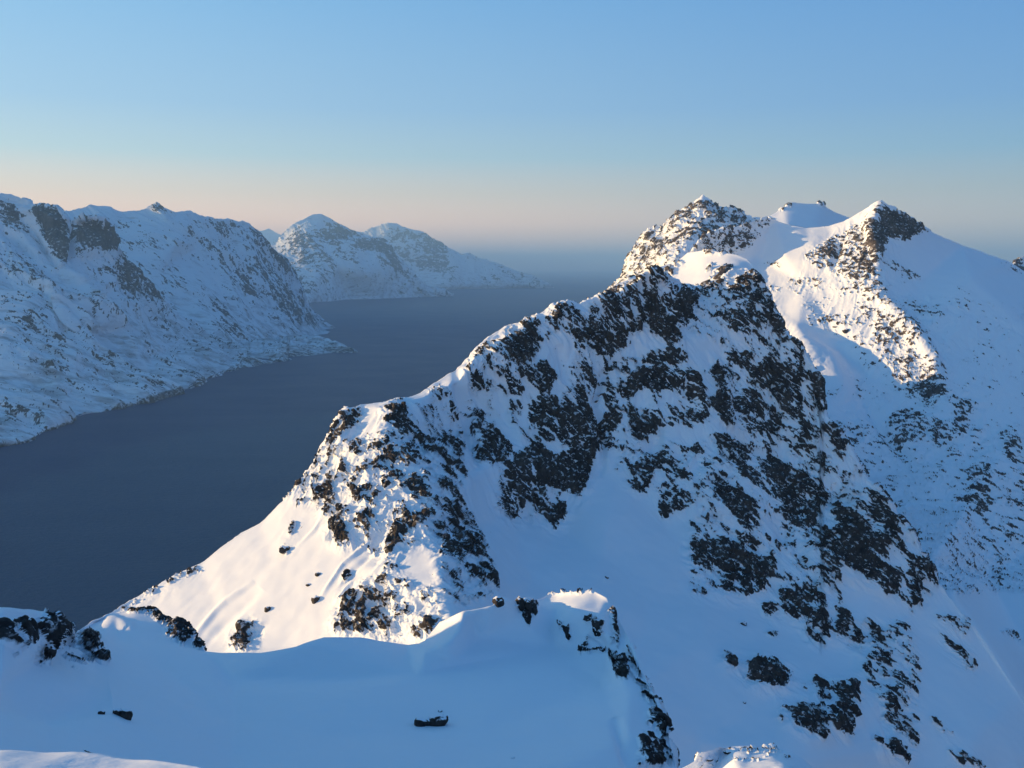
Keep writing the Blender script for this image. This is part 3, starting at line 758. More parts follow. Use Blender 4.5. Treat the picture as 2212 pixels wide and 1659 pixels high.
sheet('M', 'mountain', 'rocky snow mountain in the middle with its left flank sunlit and its craggy face in shade', 'mountain',
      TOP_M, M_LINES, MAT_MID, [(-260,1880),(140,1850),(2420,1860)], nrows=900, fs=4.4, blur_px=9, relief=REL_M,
      back=(800.0, .33, 9.0), nback=70, stretch=((.4, -.35, -1.0), 2.4), macro=(3.0, 60.0), seed=11, blk=(1.2, .6), bias=.04, bands=((.62, .25, .75), 4.5, .6), jag=3.0, ribs=(2.6, 16.0, 4.0, .24, (.35, -.45, -1.0)))  # unseen back slope, drawn out long and gentle to shade the right massif

# ---- right massif
TOP_R = [(1420,640,1900),(1480,560,1860),(1505,530,1850),(1520,508,1850),(1560,498,1870),(1600,490,1890),(1630,478,1900),(1652,472,1910),(1672,474,1920),(1700,483,1900),
 (1745,491,1885),(1790,487,1872),(1820,478,1862),(1840,470,1855),(1870,452,1850),(1888,441,1830),(1902,434,1820),(1930,450,1830),(1960,470,1840),(1988,490,1850),
 (2010,502,1860),(2030,510,1870),(2080,530,1900),(2140,552,1940),(2180,566,1960),(2212,585,1980),(2300,630,2000),(2500,720,2000)]
R_LINES = [
 [(1902,434,1820),(1885,480,1785),(1886,520,1745),(1895,575,1690),(1899,610,1650),(1921,653,1600),(1940,700,1540),(1985,740,1480),(2010,790,1420),(2040,840,1360),(2040,900,1290),(2060,1000,1180),(2090,1100,1060),(2130,1250,900),(2210,1400,720),(2290,1540,640)],
 [(2100,600,1690),(2212,700,1560)], [(2212,900,1310)], [(2212,1200,1000)], [(1960,520,1790),(2000,600,1720)],
 [(2500,850,1600),(2500,1200,1100),(2500,1700,660),(2500,1860,580)],
 [(1745,620,1740)], [(1640,560,1880),(1700,560,1815),(1745,560,1785),(1800,560,1760)], [(1745,520,1835)], [(1800,720,1600)], [(1720,700,1630)], [(1850,800,1480)], [(1960,860,1370)], [(1900,920,1290)], [(1850,850,1400)],
 [(1800,920,1270),(1900,1020,1170),(1960,1100,1060),(2010,1215,770),(2060,1290,650),(2120,1370,622),(2200,1490,588),(2300,1640,553)],
 [(1420,860,1750),(1560,800,1700),(1640,700,1700)], [(1420,1860,600),(1800,1860,560),(2200,1860,570)], [(1600,1200,1000)]
]
REL_R = zero()
for pts, w, h in [(cp('c3', [(1040,790),(1140,830),(1230,900),(1290,1000),(1330,1100)]), 30, 15), (cp('c3', [(1130,770),(1300,830),(1400,900),(1440,1010)]), 14, -6),
                  (cp('c3', [(1480,120),(1440,240),(1470,330),(1490,440)]), 12, 10), (cp('c3', [(1340,230),(1290,330),(1260,440)]), 7, -7),
                  (cp('c3', [(1400,500),(1540,620),(1660,760),(1760,900),(1800,1080)]), 18, 12),
                  (cp('c6', [(1000,480),(1100,620),(1180,740),(1300,880)]), 16, -14),
                  (cp('c3', [(1060,700),(1240,740),(1400,790)]), 12, -6)]:
    stroke(REL_R, pts, w, h)
sheet('R', 'mountain', 'broad snow mountain on the right with a dark pyramid summit', 'mountain',
      TOP_R, R_LINES, MAT_RIGHT, [(1420,1000),(1700,1250),(2000,1700),(2500,1880)], nrows=620, du=1.5, fs=6.0, blur_px=8, relief=REL_R,
      back=(900.0, .7, 14.0), nback=50, stretch=((.6, -.2, -.5), 1.3), macro=(5.0, 150.0), seed=23, blk=(.8, .5), bias=.03, jag=2.0, ribs=(3.0, 28.0, 3.0, .16, (-.25, -.5, -.6)))
# hump between the two
sheet('H', 'hill', 'rounded snow hump between the middle mountain and the right massif', 'hill',
      [(1235,685,1230),(1265,657,1260),(1290,642,1280),(1330,618,1300),(1370,603,1310),(1400,592,1315),(1430,580,1320),(1460,570,1320),(1475,560,1318),(1488,549,1312),(1522,545,1290),(1557,549,1262),
       (1592,553,1245),(1613,560,1232),(1628,576,1220),(1636,600,1205),(1646,650,1180),(1660,720,1150)],
      [[(1560,549,1260),(1575,570,1222),(1580,600,1175),(1570,640,1120)],[(1460,600,1275),(1440,640,1230)],[(1520,570,1255),(1520,620,1180)],[(1290,670,1230)],[(1240,860,900),(1450,860,900),(1660,860,980)]],
      MAT_RIGHT, [(1235,860),(1660,860)], nrows=200, du=1.6, fs=11.0, blur_px=10, back=(300.0, 1.3, 10.0), macro=(3.0, 90.0), seed=31, stretch=((1.0, .3, .25), 1.7))
# peak behind on the left of the massif
sheet('RA', 'mountain', 'jagged rock and snow peak behind the hump, its summit the left one of the right massif', 'mountain',
      [(1290,655,2480),(1338,601,2470),(1345,584,2460),(1358,558,2450),(1379,536,2440),(1392,519,2430),(1397,506,2425),(1416,492,2420),(1427,497,2415),(1444,478,2410),(1479,456,2400),(1496,446,2390),
       (1505,434,2385),(1518,421,2380),(1528,431,2375),(1540,443,2370),(1557,449,2360),(1579,454,2350),(1600,460,2345),(1626,469,2340),(1648,471,2335),(1661,473,2330),(1720,500,2330)],
      [[(1518,421,2380),(1508,470,2290),(1495,510,2210),(1450,560,2120)],[(1380,590,2300),(1345,640,2250)],[(1430,540,2290)],[(1579,454,2350),(1570,490,2280),(1545,530,2190)],[(1600,520,2250),(1640,500,2280)],
       [(1290,760,1900),(1500,760,1800),(1720,700,2100)]],
      MAT_RIGHT, [(1290,760),(1720,640)], nrows=260, du=1.2, fs=11.0, blur_px=6, back=(1200.0, .8, 8.0), macro=(9.0, 120.0), seed=37, dens_gain=.68, blk=(1.2, .6), jag=2.6, ribs=(10.0, 60.0, 3.0, .3, (-.5, -.4, -.8)))
# shaded snow dome between the two summits
sheet('D', 'mountain', 'shaded smooth snow dome between the two summits of the right massif', 'mountain',
      [(1630,485,3200),(1657,472,3200),(1678,459,3220),(1687,449,3230),(1695,448,3230),(1710,438,3240),(1730,440,3260),(1765,441,3280),(1770,437,3280),(1777,436,3280),(1784,447,3290),(1804,458,3320),(1834,470,3380),(1870,485,3430)],
      [[(1700,500,3050),(1760,500,3080),(1840,510,3250)],[(1630,600,2600),(1870,600,2700)]],
      MAT_RIGHT, [(1630,600),(1870,600)], nrows=110, du=1.2, fs=20.0, blur_px=6, back=(1500.0, .7, 12.0), macro=(5.0, 200.0), seed=41)
sheet('E', 'mountain', 'small distant snow and rock peak at the right edge', 'mountain',
      [(2120,600,3600),(2185,573,3600),(2197,563,3600),(2212,552,3600),(2240,545,3650),(2300,575,3700),(2420,640,3700)],
      [[(2120,760,3000),(2420,760,3000)]], MAT_RIGHT, [(2120,760),(2420,760)], nrows=90, du=1.5, fs=25.0, dens_add=.62, back=(1500.0, .7, 12.0), macro=(9.0, 200.0), seed=43)

# ---- fjord wall on the left
def Yw(v, depth=600.0):
    a, b, c = rays(0, v); return float(depth*b/(-c))
SH = [(0,968),(60,960),(92,938),(100,925),(150,908),(220,893),(305,878),(322,864),(345,860),(398,850),(392,843),(345,846),(380,838),(430,826),(500,800),(540,792),(580,786),(630,778),(655,772),(640,768),(700,764),(760,760)]
TOP_L = [(-800,300,5200),(-300,390,5300),(0,424,5500),(22,427,5500),(44,435,5480),(64,435,5450),(74,449,5400),(107,451,5350),(125,447,5300),(136,464,5300),(147,484,5350),(154,486,5350),(165,476,5350),(199,468,5350),
 (217,473,5400),(235,497,5500),(250,527,5600),(265,556,5700),(287,589,5850),(331,633,6100),(368,674,6300),(423,707,6550),(478,732,6800),(533,742,7000),(600,738,7250),(660,733,7450),(700,740,7250),(735,748,6900),(773,758,6560)]
shore_l = [(-800,1300,Yw(1300)),(-300,1060,Yw(1060))] + [(u, v, Yw(v)) for u, v in [(0,966),(60,958),(95,934),(150,907),(220,892),(310,872),(345,860),(398,848),(430,826),(500,800),(580,786),(640,775),(700,763),(773,760)]]
under_l = [(u, v + 14, Yw(v + 14, 640.0)) for u, v, _ in shore_l]
L_LINES = [shore_l, under_l,
 [(0,860,3560),(150,830,3950),(300,800,4500),(450,770,5400)],
 [(0,750,4050),(150,720,4500),(300,710,5100),(420,735,6000)],
 [(0,600,4800),(100,600,4900),(230,620,5200)], [(147,484,5350),(158,560,5150),(170,620,4950)], [(100,500,5200),(150,560,5060)], [(240,560,5400)],
 [(-300,600,4700),(-300,800,3900),(-800,700,4400)],
 [(60,560,5020),(90,620,4750),(170,700,4500)]]
REL_L = zero()
for pts, w, h in [(cp('c1', [(320,500),(480,640),(620,820),(720,900)]), 14, 60), (cp('c1', [(180,560),(300,700),(420,900),(560,1050)]), 16, 45),
                  (cp('c1', [(415,300),(430,500)]), 6, -70), (cp('c1', [(130,250),(240,400),(360,560)]), 7, -50), (cp('c1', [(0,300),(200,480)]), 8, -40),
                  (cp('c1', [(0,1180),(250,1240),(560,1260)]), 8, 10), (cp('c1', [(500,900),(800,1000),(1200,1120)]), 12, 15)]:
    stroke(REL_L, pts, w, h)
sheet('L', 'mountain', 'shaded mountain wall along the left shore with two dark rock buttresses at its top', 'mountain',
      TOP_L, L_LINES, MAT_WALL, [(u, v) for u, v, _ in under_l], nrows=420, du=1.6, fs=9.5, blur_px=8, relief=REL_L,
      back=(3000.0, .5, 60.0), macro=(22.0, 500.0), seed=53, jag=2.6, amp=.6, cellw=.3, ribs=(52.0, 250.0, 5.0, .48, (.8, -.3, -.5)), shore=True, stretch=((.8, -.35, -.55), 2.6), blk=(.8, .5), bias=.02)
TOP_LB = [(100,470,7300),(140,455,7300),(165,449,7350),(195,442,7400),(228,446,7450),(254,457,7500),(287,457,7550),(316,451,7600),(327,445,7600),(337,440,7600),(347,442,7620),(360,449,7650),(379,457,7700),(423,464,7900),(460,477,8100),
 (522,481,8400),(544,495,8500),(581,524,8650),(603,549,8750),(625,578,8850),(648,617,9000),(656,650,9050),(683,681,9150),(706,698,9200),(714,704,9230),(724,712,9230),(735,718,9150)]
L2 = [[(379,457,7700),(404,490,7600),(430,530,7600),(500,565,7800),(560,600,7950),(610,650,8000),(640,690,7980),(676,726,7927)],
 [(336,436,7600),(360,480,7450),(385,520,7300)],
 [(250,520,7100),(330,600,6900),(430,650,6900),(520,700,7100),(600,735,7300)],
 [(100,560,6800),(100,800,6000),(500,800,6200),(700,790,6600),(735,780,6800)],
 [(540,520,8300),(600,590,8500),(650,660,8700)], [(714,708,9100),(690,716,8500)], [(676,726,7927),(690,735,7600)], [(480,520,8050)]]
REL_B = zero()
for pts, w, h in [(cp('c1', [(1040,230),(1250,440),(1450,560),(1650,760)]), 12, 60), (cp('c1', [(1480,330),(1660,540),(1800,760)]), 10, 50), (cp('c1', [(1300,360),(1500,540)]), 10, -50)]:
    stroke(REL_B, pts, w, h)
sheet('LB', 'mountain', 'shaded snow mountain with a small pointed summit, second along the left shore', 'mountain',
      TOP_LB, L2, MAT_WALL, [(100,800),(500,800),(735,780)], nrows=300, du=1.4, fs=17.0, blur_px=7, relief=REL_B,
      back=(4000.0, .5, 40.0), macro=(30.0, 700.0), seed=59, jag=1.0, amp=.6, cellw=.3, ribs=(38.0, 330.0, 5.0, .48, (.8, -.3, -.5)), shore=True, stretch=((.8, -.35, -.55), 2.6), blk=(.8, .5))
# ---- far mountains across the fjord mouth
shore_1 = [(560,662,Yw(662)),(655,656,Yw(656)),(708,651,Yw(651)),(760,646,Yw(646)),(824,645,Yw(645)),(894,642,Yw(642)),(978,640,Yw(640))]
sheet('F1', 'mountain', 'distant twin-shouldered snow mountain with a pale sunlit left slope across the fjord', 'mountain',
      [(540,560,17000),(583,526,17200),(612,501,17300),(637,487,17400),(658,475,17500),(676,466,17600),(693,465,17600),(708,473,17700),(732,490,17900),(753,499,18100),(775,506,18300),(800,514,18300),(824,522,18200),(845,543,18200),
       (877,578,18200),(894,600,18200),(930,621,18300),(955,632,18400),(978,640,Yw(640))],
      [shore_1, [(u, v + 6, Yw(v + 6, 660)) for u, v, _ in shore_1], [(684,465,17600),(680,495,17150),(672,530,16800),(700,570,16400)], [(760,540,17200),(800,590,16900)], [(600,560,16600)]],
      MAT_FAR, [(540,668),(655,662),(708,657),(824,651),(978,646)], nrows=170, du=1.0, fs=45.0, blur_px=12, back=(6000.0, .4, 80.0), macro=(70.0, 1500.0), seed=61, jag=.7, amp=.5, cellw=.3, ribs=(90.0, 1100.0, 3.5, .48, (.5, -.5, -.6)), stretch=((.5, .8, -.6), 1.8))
shore_2 = [(740,626,Yw(626)),(960,626,Yw(626)),(1050,624,Yw(624)),(1130,623,Yw(623)),(1196,623,Yw(623))]
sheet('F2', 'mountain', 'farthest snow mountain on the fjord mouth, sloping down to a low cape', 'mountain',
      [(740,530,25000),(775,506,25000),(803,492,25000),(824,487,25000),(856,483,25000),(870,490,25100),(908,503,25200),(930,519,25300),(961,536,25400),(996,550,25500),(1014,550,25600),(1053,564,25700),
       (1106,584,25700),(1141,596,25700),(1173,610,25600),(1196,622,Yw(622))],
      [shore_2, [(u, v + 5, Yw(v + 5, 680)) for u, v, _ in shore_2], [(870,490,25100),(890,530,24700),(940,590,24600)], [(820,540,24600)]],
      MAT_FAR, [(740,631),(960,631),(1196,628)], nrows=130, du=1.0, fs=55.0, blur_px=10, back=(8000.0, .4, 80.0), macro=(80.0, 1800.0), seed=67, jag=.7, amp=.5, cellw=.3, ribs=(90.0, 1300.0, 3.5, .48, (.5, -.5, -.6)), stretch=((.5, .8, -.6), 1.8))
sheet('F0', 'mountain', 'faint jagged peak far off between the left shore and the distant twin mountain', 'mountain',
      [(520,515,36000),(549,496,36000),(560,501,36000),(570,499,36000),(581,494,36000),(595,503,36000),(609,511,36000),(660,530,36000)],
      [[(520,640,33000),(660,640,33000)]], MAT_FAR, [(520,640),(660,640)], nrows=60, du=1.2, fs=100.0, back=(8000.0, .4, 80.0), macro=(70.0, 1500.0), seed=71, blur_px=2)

# ---- foreground ridge
TOP_F = [(-800,780,121),(-300,1010,119),(-120,1230,104),(0,1311,80),(60,1314,85),(102,1322,88),(120,1342,90),(155,1356,95),(163,1368,110),(170,1362,145),(200,1342,155),(250,1326,160),(300,1319,160),(330,1326,158),(365,1348,152),(390,1356,148),(410,1372,144),(430,1395,140),(441,1406,132),  # leftmost points: unseen ridge beside the view, raised to shade the bowl
 (480,1411,126),(560,1411,122),(640,1397,121),(655,1392,121),(690,1381,123),(700,1378,124),(780,1379,126),(850,1390,127),(882,1394,128),(905,1391,128),(918,1384,129),(935,1362,131),(950,1343,132),(972,1333,131),(1001,1321,126),(1020,1319,126),(1065,1309,126),(1072,1300,126),(1085,1289,127),(1095,1289,127),(1110,1297,130),(1130,1298,137),(1145,1293,141),(1155,1296,143),
 (1185,1284,145),(1200,1281,145),(1240,1279,142),(1285,1279,139),(1310,1293,136),(1330,1330,134),(1360,1385,128),(1385,1450,118),(1398,1478,113),(1422,1520,106),(1426,1550,103),(1440,1600,98),(1458,1660,93),(1480,1720,88),(1530,1850,80)]
F_LINES = [
 [(-700,1600,42),(0,1480,70),(200,1480,84),(500,1570,90),(1000,1600,91)], [(500,1470,116),(900,1460,115),(1200,1400,129),(1300,1480,114),(1350,1600,91)],
 [(-700,1900,30),(0,1900,40),(700,1900,46),(1300,1900,62),(1530,1900,78)], [(500,1720,66),(1000,1740,68)], [(163,1372,108),(200,1405,106),(239,1428,104),(275,1412,116),(300,1404,124),(441,1410,128)],
 [(210,1375,128),(250,1380,132)], [(1001,1321,126),(996,1354,122),(978,1379,119),(952,1394,118),(915,1399,119)],
 [(1018,1350,128),(1040,1380,127),(1010,1400,123)], [(980,1425,118)], [(1120,1328,130),(1200,1314,137),(1235,1316,133)], [(1300,1330,131),(1330,1400,126),(1360,1500,106)], [(350,1380,136)]]
REL_F = zero()
for pts, w, h in [(cp('c7', [(0,700),(300,760),(600,720)]), 40, -1.2), (cp('c7', [(560,300),(700,340),(700,370)]), 14, .8),
                  (cp('c8', [(1250,400),(1330,450),(1330,520)]), 9, -1.0), (cp('c8', [(1400,900),(1500,1194)]), 16, -1.0)]:
    stroke(REL_F, pts, w, h)
DENS_KEEP, WIDE_KEEP = DENS, DENS_WIDE
DF = zero()
for tag, v, pts in [
  ('c8', .30, [(1230,280),(1380,240),(1440,480),(1580,670),(1690,850),(1760,1194),(1500,1194),(1600,850),(1360,520),(1180,520)]),
  ('c7', .28, [(0,300),(300,290),(400,370),(530,380),(600,560),(200,560),(0,480)]),
  ('c7', 1.1, [(0,330),(60,300),(140,330),(250,350),(290,400),(170,400),(160,450),(50,460),(0,420)]), ('c7', 1.05, [(240,250),(270,280),(380,320),(370,380),(290,410),(270,490),(240,450),(250,380),(160,330),(240,320)]),
  ('c7', 1.0, [(205,510),(260,500),(260,550),(215,550)]), ('c7', .9, [(440,370),(490,365),(530,430),(550,480),(450,480),(420,420)]), ('c7', .95, [(475,520),(520,500),(580,520),(560,545),(480,540)]),
  ('c7', .8, [(690,250),(830,245),(880,300),(880,350),(850,320),(820,275),(700,265)]), ('c7', 1.1, [(895,290),(940,265),(1040,350),(1050,390),(990,440),(900,390)]), ('c7', .95, [(1040,430),(1080,420),(1105,465),(1050,455)]),
  ('c8', .8, [(1000,180),(1060,155),(1270,155),(1270,165),(1070,170),(1010,190)]),
  ('c8', 1.1, [(825,235),(900,205),(945,250),(940,310),(900,300),(900,370),(850,320)]), ('c8', 1.0, [(1060,330),(1140,330),(1145,390),(1150,450),(1120,430),(1090,380)]),
  ('c8', .85, [(1180,490),(1250,410),(1250,520),(1230,540),(1190,530)]), ('c8', .7, [(1260,290),(1330,320),(1330,400),(1290,370)]), ('c8', .95, [(1360,240),(1410,330),(1390,350),(1435,480),(1390,420)]),
  ('c8', 1.15, [(1360,500),(1440,560),(1480,660),(1470,695),(1420,670),(1370,560)]), ('c8', .95, [(1460,540),(1500,460),(1520,600),(1580,670),(1540,660),(1480,580)]), ('c8', .9, [(1640,750),(1660,790),(1680,850)]),
  ('c8', 1.1, [(1600,850),(1670,870),(1680,930),(1690,1020),(1660,1090),(1640,960),(1600,900)]), ('c8', 1.2, [(1525,1000),(1600,1020),(1590,1080),(1670,1130),(1690,1194),(1570,1194),(1540,1100)]),
  ('c8', .8, [(1700,1050),(1750,1120),(1760,1190),(1720,1140)]), ('c8', .7, [(680,215),(690,245),(670,240)])]:
    poly_mask(DF, cp(tag, pts), v)
DENS = blur(DF, 4); DENS_WIDE = blur(DENS, 10)
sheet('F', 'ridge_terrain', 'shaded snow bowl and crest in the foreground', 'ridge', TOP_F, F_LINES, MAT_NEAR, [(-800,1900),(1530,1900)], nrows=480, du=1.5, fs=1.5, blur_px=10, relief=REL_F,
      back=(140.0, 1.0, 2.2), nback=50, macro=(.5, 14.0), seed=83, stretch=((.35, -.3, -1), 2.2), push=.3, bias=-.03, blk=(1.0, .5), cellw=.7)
# ---- sunlit knoll bottom right
DF = zero()
poly_mask(DF, [(1500,1600),(1700,1600),(1740,1640),(1600,1645),(1500,1665)], .27)
DENS = blur(DF, 6); DENS_WIDE = blur(DENS, 10)
sheet('B', 'hill', 'sunlit snowy knoll at the bottom edge', 'hill',
      [(1440,1700,34),(1471,1659,34),(1501,1643,34),(1508,1628,34),(1541,1619,35),(1552,1614,35),(1571,1616,36),(1604,1612,36),(1625,1613,36),(1638,1616,36),(1672,1611,36),(1681,1622,36),(1705,1629,36),(1730,1641,36),(1757,1659,36),(1800,1700,36),(1850,1760,36)],
      [[(1440,1850,28),(1650,1850,24),(1850,1850,23)],[(1530,1680,34),(1600,1665,32)],[(1700,1665,31)]], MAT_NEAR, [(1440,1850),(1850,1850)], nrows=200, du=1.5, fs=.5, blur_px=6, back=(40.0, 1.2, 2.0), macro=(.2, 3.0), seed=89, push=.3, amp=.6)
DENS, DENS_WIDE = DENS_KEEP, WIDE_KEEP

# ---- the summit snow the camera stands on: a rounded ridge running off to the left
sheet('N', 'snow_ground', 'nearest rounded edge of snow in the bottom left corner', 'snow',
      [(-900,1560,4.4),(-300,1598,3.7),(0,1624,3.3),(119,1627,3.3),(239,1631,3.25),(299,1638,3.2),(358,1648,3.15),(422,1659,3.1),(500,1682,3.0),(620,1740,2.8),(760,1850,2.5)],
      [[(-900,2050,2.2),(0,2050,2.0),(760,2050,1.9)],[(0,1680,3.0),(240,1680,2.98)]], MAT_NEAR, [(-900,2050),(760,2050)], nrows=120, du=4.0, fs=.4, blur_px=12, back=(34.0, 1.1, 1.2), nback=60, macro=(.03, .6), seed=97)

# ---------------------------------------------------------------- water
def water():
    m, nd, lk = new_mat('fjord_water')
    bs = nd['Principled BSDF']
    bs.inputs['Base Color'].default_value = (.004, .038, .105, 1)
    bs.inputs['Roughness'].default_value = .22
    bs.inputs['IOR'].default_value = 1.33
    bs.inputs['Specular IOR Level'].default_value = .09
    geo = N(nd, 'ShaderNodeNewGeometry')
    mp = N(nd, 'ShaderNodeMapping'); lk.new(geo.outputs['Position'], mp.inputs['Vector']); mp.inputs['Scale'].default_value = (.05, .08, .05)
    n1 = N(nd, 'ShaderNodeTexNoise'); n1.inputs['Scale'].default_value = 1.0; n1.inputs['Detail'].default_value = 8; n1.inputs['Roughness'].default_value = .7
    lk.new(mp.outputs[0], n1.inputs['Vector'])
    bp = N(nd, 'ShaderNodeBump'); bp.inputs['Strength'].default_value = .8; bp.inputs['Distance'].default_value = 6.0
    lk.new(n1.outputs['Fac'], bp.inputs['Height']); lk.new(bp.outputs[0], bs.inputs['Normal'])
    n2 = N(nd, 'ShaderNodeTexNoise'); n2.inputs['Scale'].default_value = .05; n2.inputs['Detail'].default_value = 4
    lk.new(mp.outputs[0], n2.inputs['Vector'])
    r = N(nd, 'ShaderNodeMapRange'); lk.new(n2.outputs['Fac'], r.inputs['Value']); r.inputs['To Min'].default_value = .35; r.inputs['To Max'].default_value = .5
    lk.new(r.outputs[0], bs.inputs['Roughness'])
    me = bpy.data.meshes.new('fjord_water')
    me.from_pydata([(-40000, -3000, 0), (40000, -3000, 0), (40000, 120000, 0), (-40000, 120000, 0)], [], [(0, 1, 2, 3)])
    me.materials.append(m)
    o = bpy.data.objects.new('water', me); COL.objects.link(o)
    o['kind'] = 'structure'; o['label'] = 'dark blue fjord water between the mountains'
water()

# ---------------------------------------------------------------- haze
def haze(dens):
    m, nd, lk = new_mat('haze_air')
    nd.remove(nd['Principled BSDF'])
    pv = N(nd, 'ShaderNodeVolumePrincipled')
    pv.inputs['Color'].default_value = (.31, .57, .88, 1)
    pv.inputs['Density'].default_value = dens
    pv.inputs['Anisotropy'].default_value = .0
    lk.new(pv.outputs[0], nd['Material Output'].inputs['Volume'])
    x0, x1, y0, y1, z0, z1 = -40500, 40500, -3500, 120500, -1, 1850
    v = [(x, y, z) for z in (z0, z1) for y in (y0, y1) for x in (x0, x1)]
    me = bpy.data.meshes.new('haze'); me.from_pydata(v, [], [(0,1,3,2),(4,6,7,5),(0,4,5,1),(2,3,7,6),(0,2,6,4),(1,5,7,3)])
    bm = bmesh.new(); bm.from_mesh(me); bmesh.ops.recalc_face_normals(bm, faces=bm.faces); bm.to_mesh(me); bm.free()
    me.materials.append(m)
    o = bpy.data.objects.new('haze', me); COL.objects.link(o); o['kind'] = 'stuff'; o['label'] = 'thin blue haze in the air over the fjord'
haze(HAZE)

# ---------------------------------------------------------------- loose rocks
def rock_material():
    m, nd, lk = new_mat('boulder_with_snow_cap')
    bs = nd['Principled BSDF']; geo = N(nd, 'ShaderNodeNewGeometry'); tc = N(nd, 'ShaderNodeTexCoord')
    n = N(nd, 'ShaderNodeTexNoise'); n.inputs['Scale'].default_value = 3.0; n.inputs['Detail'].default_value = 8; n.inputs['Roughness'].default_value = .65
    lk.new(tc.outputs['Object'], n.inputs['Vector'])
    r = N(nd, 'ShaderNodeValToRGB'); lk.new(n.outputs['Fac'], r.inputs[0])
    r.color_ramp.elements[0].position = .35; r.color_ramp.elements[0].color = (.012, .011, .011, 1)
    r.color_ramp.elements[1].position = .7; r.color_ramp.elements[1].color = (.075, .060, .052, 1)
    sp = N(nd, 'ShaderNodeSeparateXYZ'); lk.new(geo.outputs['Normal'], sp.inputs[0])
    a = N(nd, 'ShaderNodeMath', operation='MULTIPLY_ADD'); lk.new(n.outputs['Fac'], a.inputs[0]); a.inputs[1].default_value = .5; lk.new(sp.outputs['Z'], a.inputs[2])
    mr = N(nd, 'ShaderNodeMapRange'); lk.new(a.outputs[0], mr.inputs['Value']); mr.inputs['From Min'].default_value = .86; mr.inputs['From Max'].default_value = .96
    cm = N(nd, 'ShaderNodeMix', data_type='RGBA'); lk.new(mr.outputs[0], cm.inputs['Factor']); lk.new(r.outputs[0], cm.inputs[6]); cm.inputs[7].default_value = (.86, .88, .92, 1)
    lk.new(cm.outputs[2], bs.inputs['Base Color']); bs.inputs['Roughness'].default_value = .8; bs.inputs['Specular IOR Level'].default_value = .2
    bp = N(nd, 'ShaderNodeBump'); bp.inputs['Strength'].default_value = .5; bp.inputs['Distance'].default_value = .08; lk.new(n.outputs['Fac'], bp.inputs['Height']); lk.new(bp.outputs[0], bs.inputs['Normal'])
    return m
MAT_ROCK = rock_material()
def surface_point(key, u, v):
    P, us, Vg, nb = SURF[key]
    c = int(np.argmin(np.abs(us - u))); rr = int(np.argmin(np.abs(Vg[:, c] - v))) + nb
    return Vector(P[rr, c])
def add_rock(key, u, v, wpx, ratio, depth, label, group=None, lobes=1, seed=0, name="rock", sink=.4):
    """wpx: width in survey units; ratio: height / width; depth: thickness / width"""
    rnd = random.Random(seed*77 + 5)
    p = surface_point(key, u, v)
    w = wpx/FOC*p.y
    bm = bmesh.new()
    lobes_l = [(0, 1)] if lobes == 1 else [(-.36, .50), (-.08, .40), (.27, .62)] if lobes == 3 else [((k/(lobes - 1) - .5)*.62, .62 + .12*((k*7 + seed) % 3)) for k in range(lobes)]
    for off, sc in lobes_l:
        ret = bmesh.ops.create_icosphere(bm, subdivisions=4, radius=.5)
        planes = []
        for k in range(13):
            d = Vector((rnd.gauss(0, 1), rnd.gauss(0, 1), rnd.gauss(0, .8))).normalized(); planes.append((d, rnd.uniform(.33, .47)))
        for vv in ret['verts']:
            c = vv.co.copy()
            for d, h in planes:
                e = c.dot(d) - h
                if e > 0: c -= d*e*.96
            vv.co = Vector((c.x*sc*1.25 + off, c.y*sc*1.25, c.z*sc*1.3))
    co = np.array([list(vv.co) for vv in bm.verts])
    nn = fbm(co*4.2 + seed*3.1, 5, seed + 200)
    for vv, q in zip(bm.verts, nn): vv.co *= 1 + .20*float(q)
    for vv in bm.verts: vv.co = Vector((vv.co.x*w, vv.co.y*w*depth, vv.co.z*w*ratio))
    me = bpy.data.meshes.new(name); bm.to_mesh(me); bm.free()
    me.materials.append(MAT_ROCK)
    for pl in me.polygons: pl.use_smooth = True
    o = bpy.data.objects.new(name, me); COL.objects.link(o)
    o.location = p + Vector((0, 0, w*ratio*(.5 - sink))); o.rotation_euler = (rnd.uniform(-.2, .2), rnd.uniform(-.2, .2), rnd.uniform(-.3, .3))
    o['label'] = label; o['category'] = 'rock'
    if group: o['group'] = group
    return o
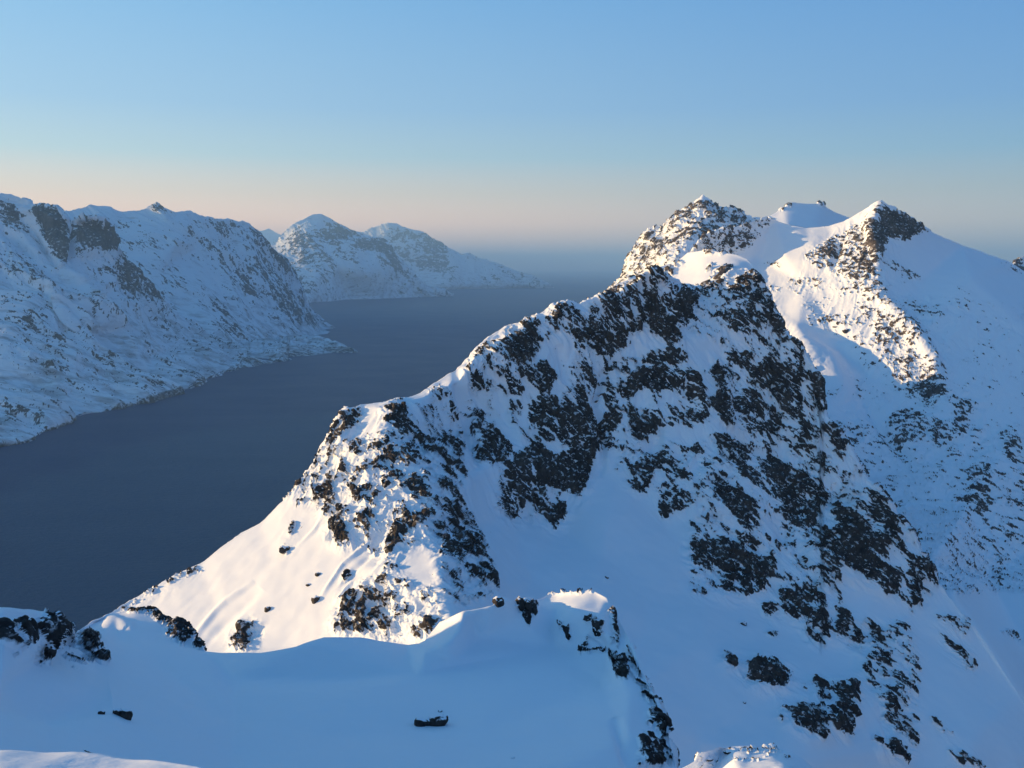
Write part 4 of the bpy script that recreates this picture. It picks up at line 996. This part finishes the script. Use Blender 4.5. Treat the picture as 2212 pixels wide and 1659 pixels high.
ROCKS = [
 ('F', 931, 1564, 62, .85, .7, 'large dark rock with two humps poking out of the shaded snow bowl', 3),
 ('F', 951, 1538, 11, .5, .8, 'tiny stone just above the large two-humped rock', 1),
 ('F', 262, 1552, 34, 1.0, .8, 'dark rock half buried in the shaded snow at the lower left, larger of a pair', 2),
 ('F', 221, 1539, 15, .9, .9, 'small dark rock half buried left of the larger rock of the pair', 1),
 ('F', 94, 1432, 23, 1.1, .8, 'upright dark rock below the snow-covered ledges at the left edge', 1),
 ('F', 1108, 1635, 7, .7, .9, 'tiny dark stone in the snow low in the bowl', 1),
 ('F', 1293, 1405, 9, 1.0, .9, 'small dark stone between the crags on the right shoulder of the foreground', 1),
 ('F', 1126, 1322, 26, 1.7, .6, 'black wedge of rock on the foreground crest under a snow cap', 2),
 ('F', 1076, 1301, 24, .8, .9, 'snow-capped rock at the tip of the foreground crest catching the sun', 1),
 ('M', 682, 1297, 17, .95, .9, 'dark boulder on the sunlit snow flank, throwing a long shadow', 1),
 ('M', 852, 1288, 23, .7, .9, 'brown boulder in sunlit snow left of the shaded ridge, above the lowest crags', 2),
 ('M', 867, 1262, 14, .9, .9, 'smaller boulder just above the brown boulder on the sunlit flank', 1),
 ('M', 579, 1318, 13, 1.0, .9, 'small lone boulder low on the sunlit flank above the foreground crest', 1),
 ('M', 617, 1189, 18, .9, .9, 'dark boulder high on the left of the sunlit flank', 2),
 ('M', 687, 1241, 12, .7, .9, 'small stone in the middle of the sunlit flank', 1),
 ('M', 665, 1264, 10, .6, .9, 'small stone just above the boulder with the long shadow', 1),
 ('M', 1310, 1248, 8, .7, .9, 'tiny dark stone alone in the middle of the shaded snow basin', 1),
 ('M', 1604, 1348, 15, .6, .9, 'dark block lying alone on shaded snow under the lower cliffs', 1),
 ('M', 1607, 1519, 7, .6, .9, 'tiny stone alone on the snow left of the lowest crags', 1),
 ('B', 1626, 1619, 20, .6, .9, 'round snow-capped rock on top of the sunlit knoll', 1),
 ('B', 1662, 1616, 26, .45, .9, 'flat snow-covered rock on the knoll right of the round one', 2),
 ('B', 1580, 1626, 24, .4, .9, 'low snow-dusted rock on the left part of the sunlit knoll', 2),
 ('B', 1530, 1640, 18, .5, .9, 'small dark rock at the left foot of the sunlit knoll', 1),
 ('R', 1826, 715, 14, .7, .9, 'brown boulder on the sunlit slope of the right massif, casting a shadow', 1),
]
for k, (key, u, v, wpx, ratio, dep, label, lobes) in enumerate(ROCKS):
    add_rock(key, u, v, wpx, ratio, dep, label, lobes=lobes, seed=k + 1)
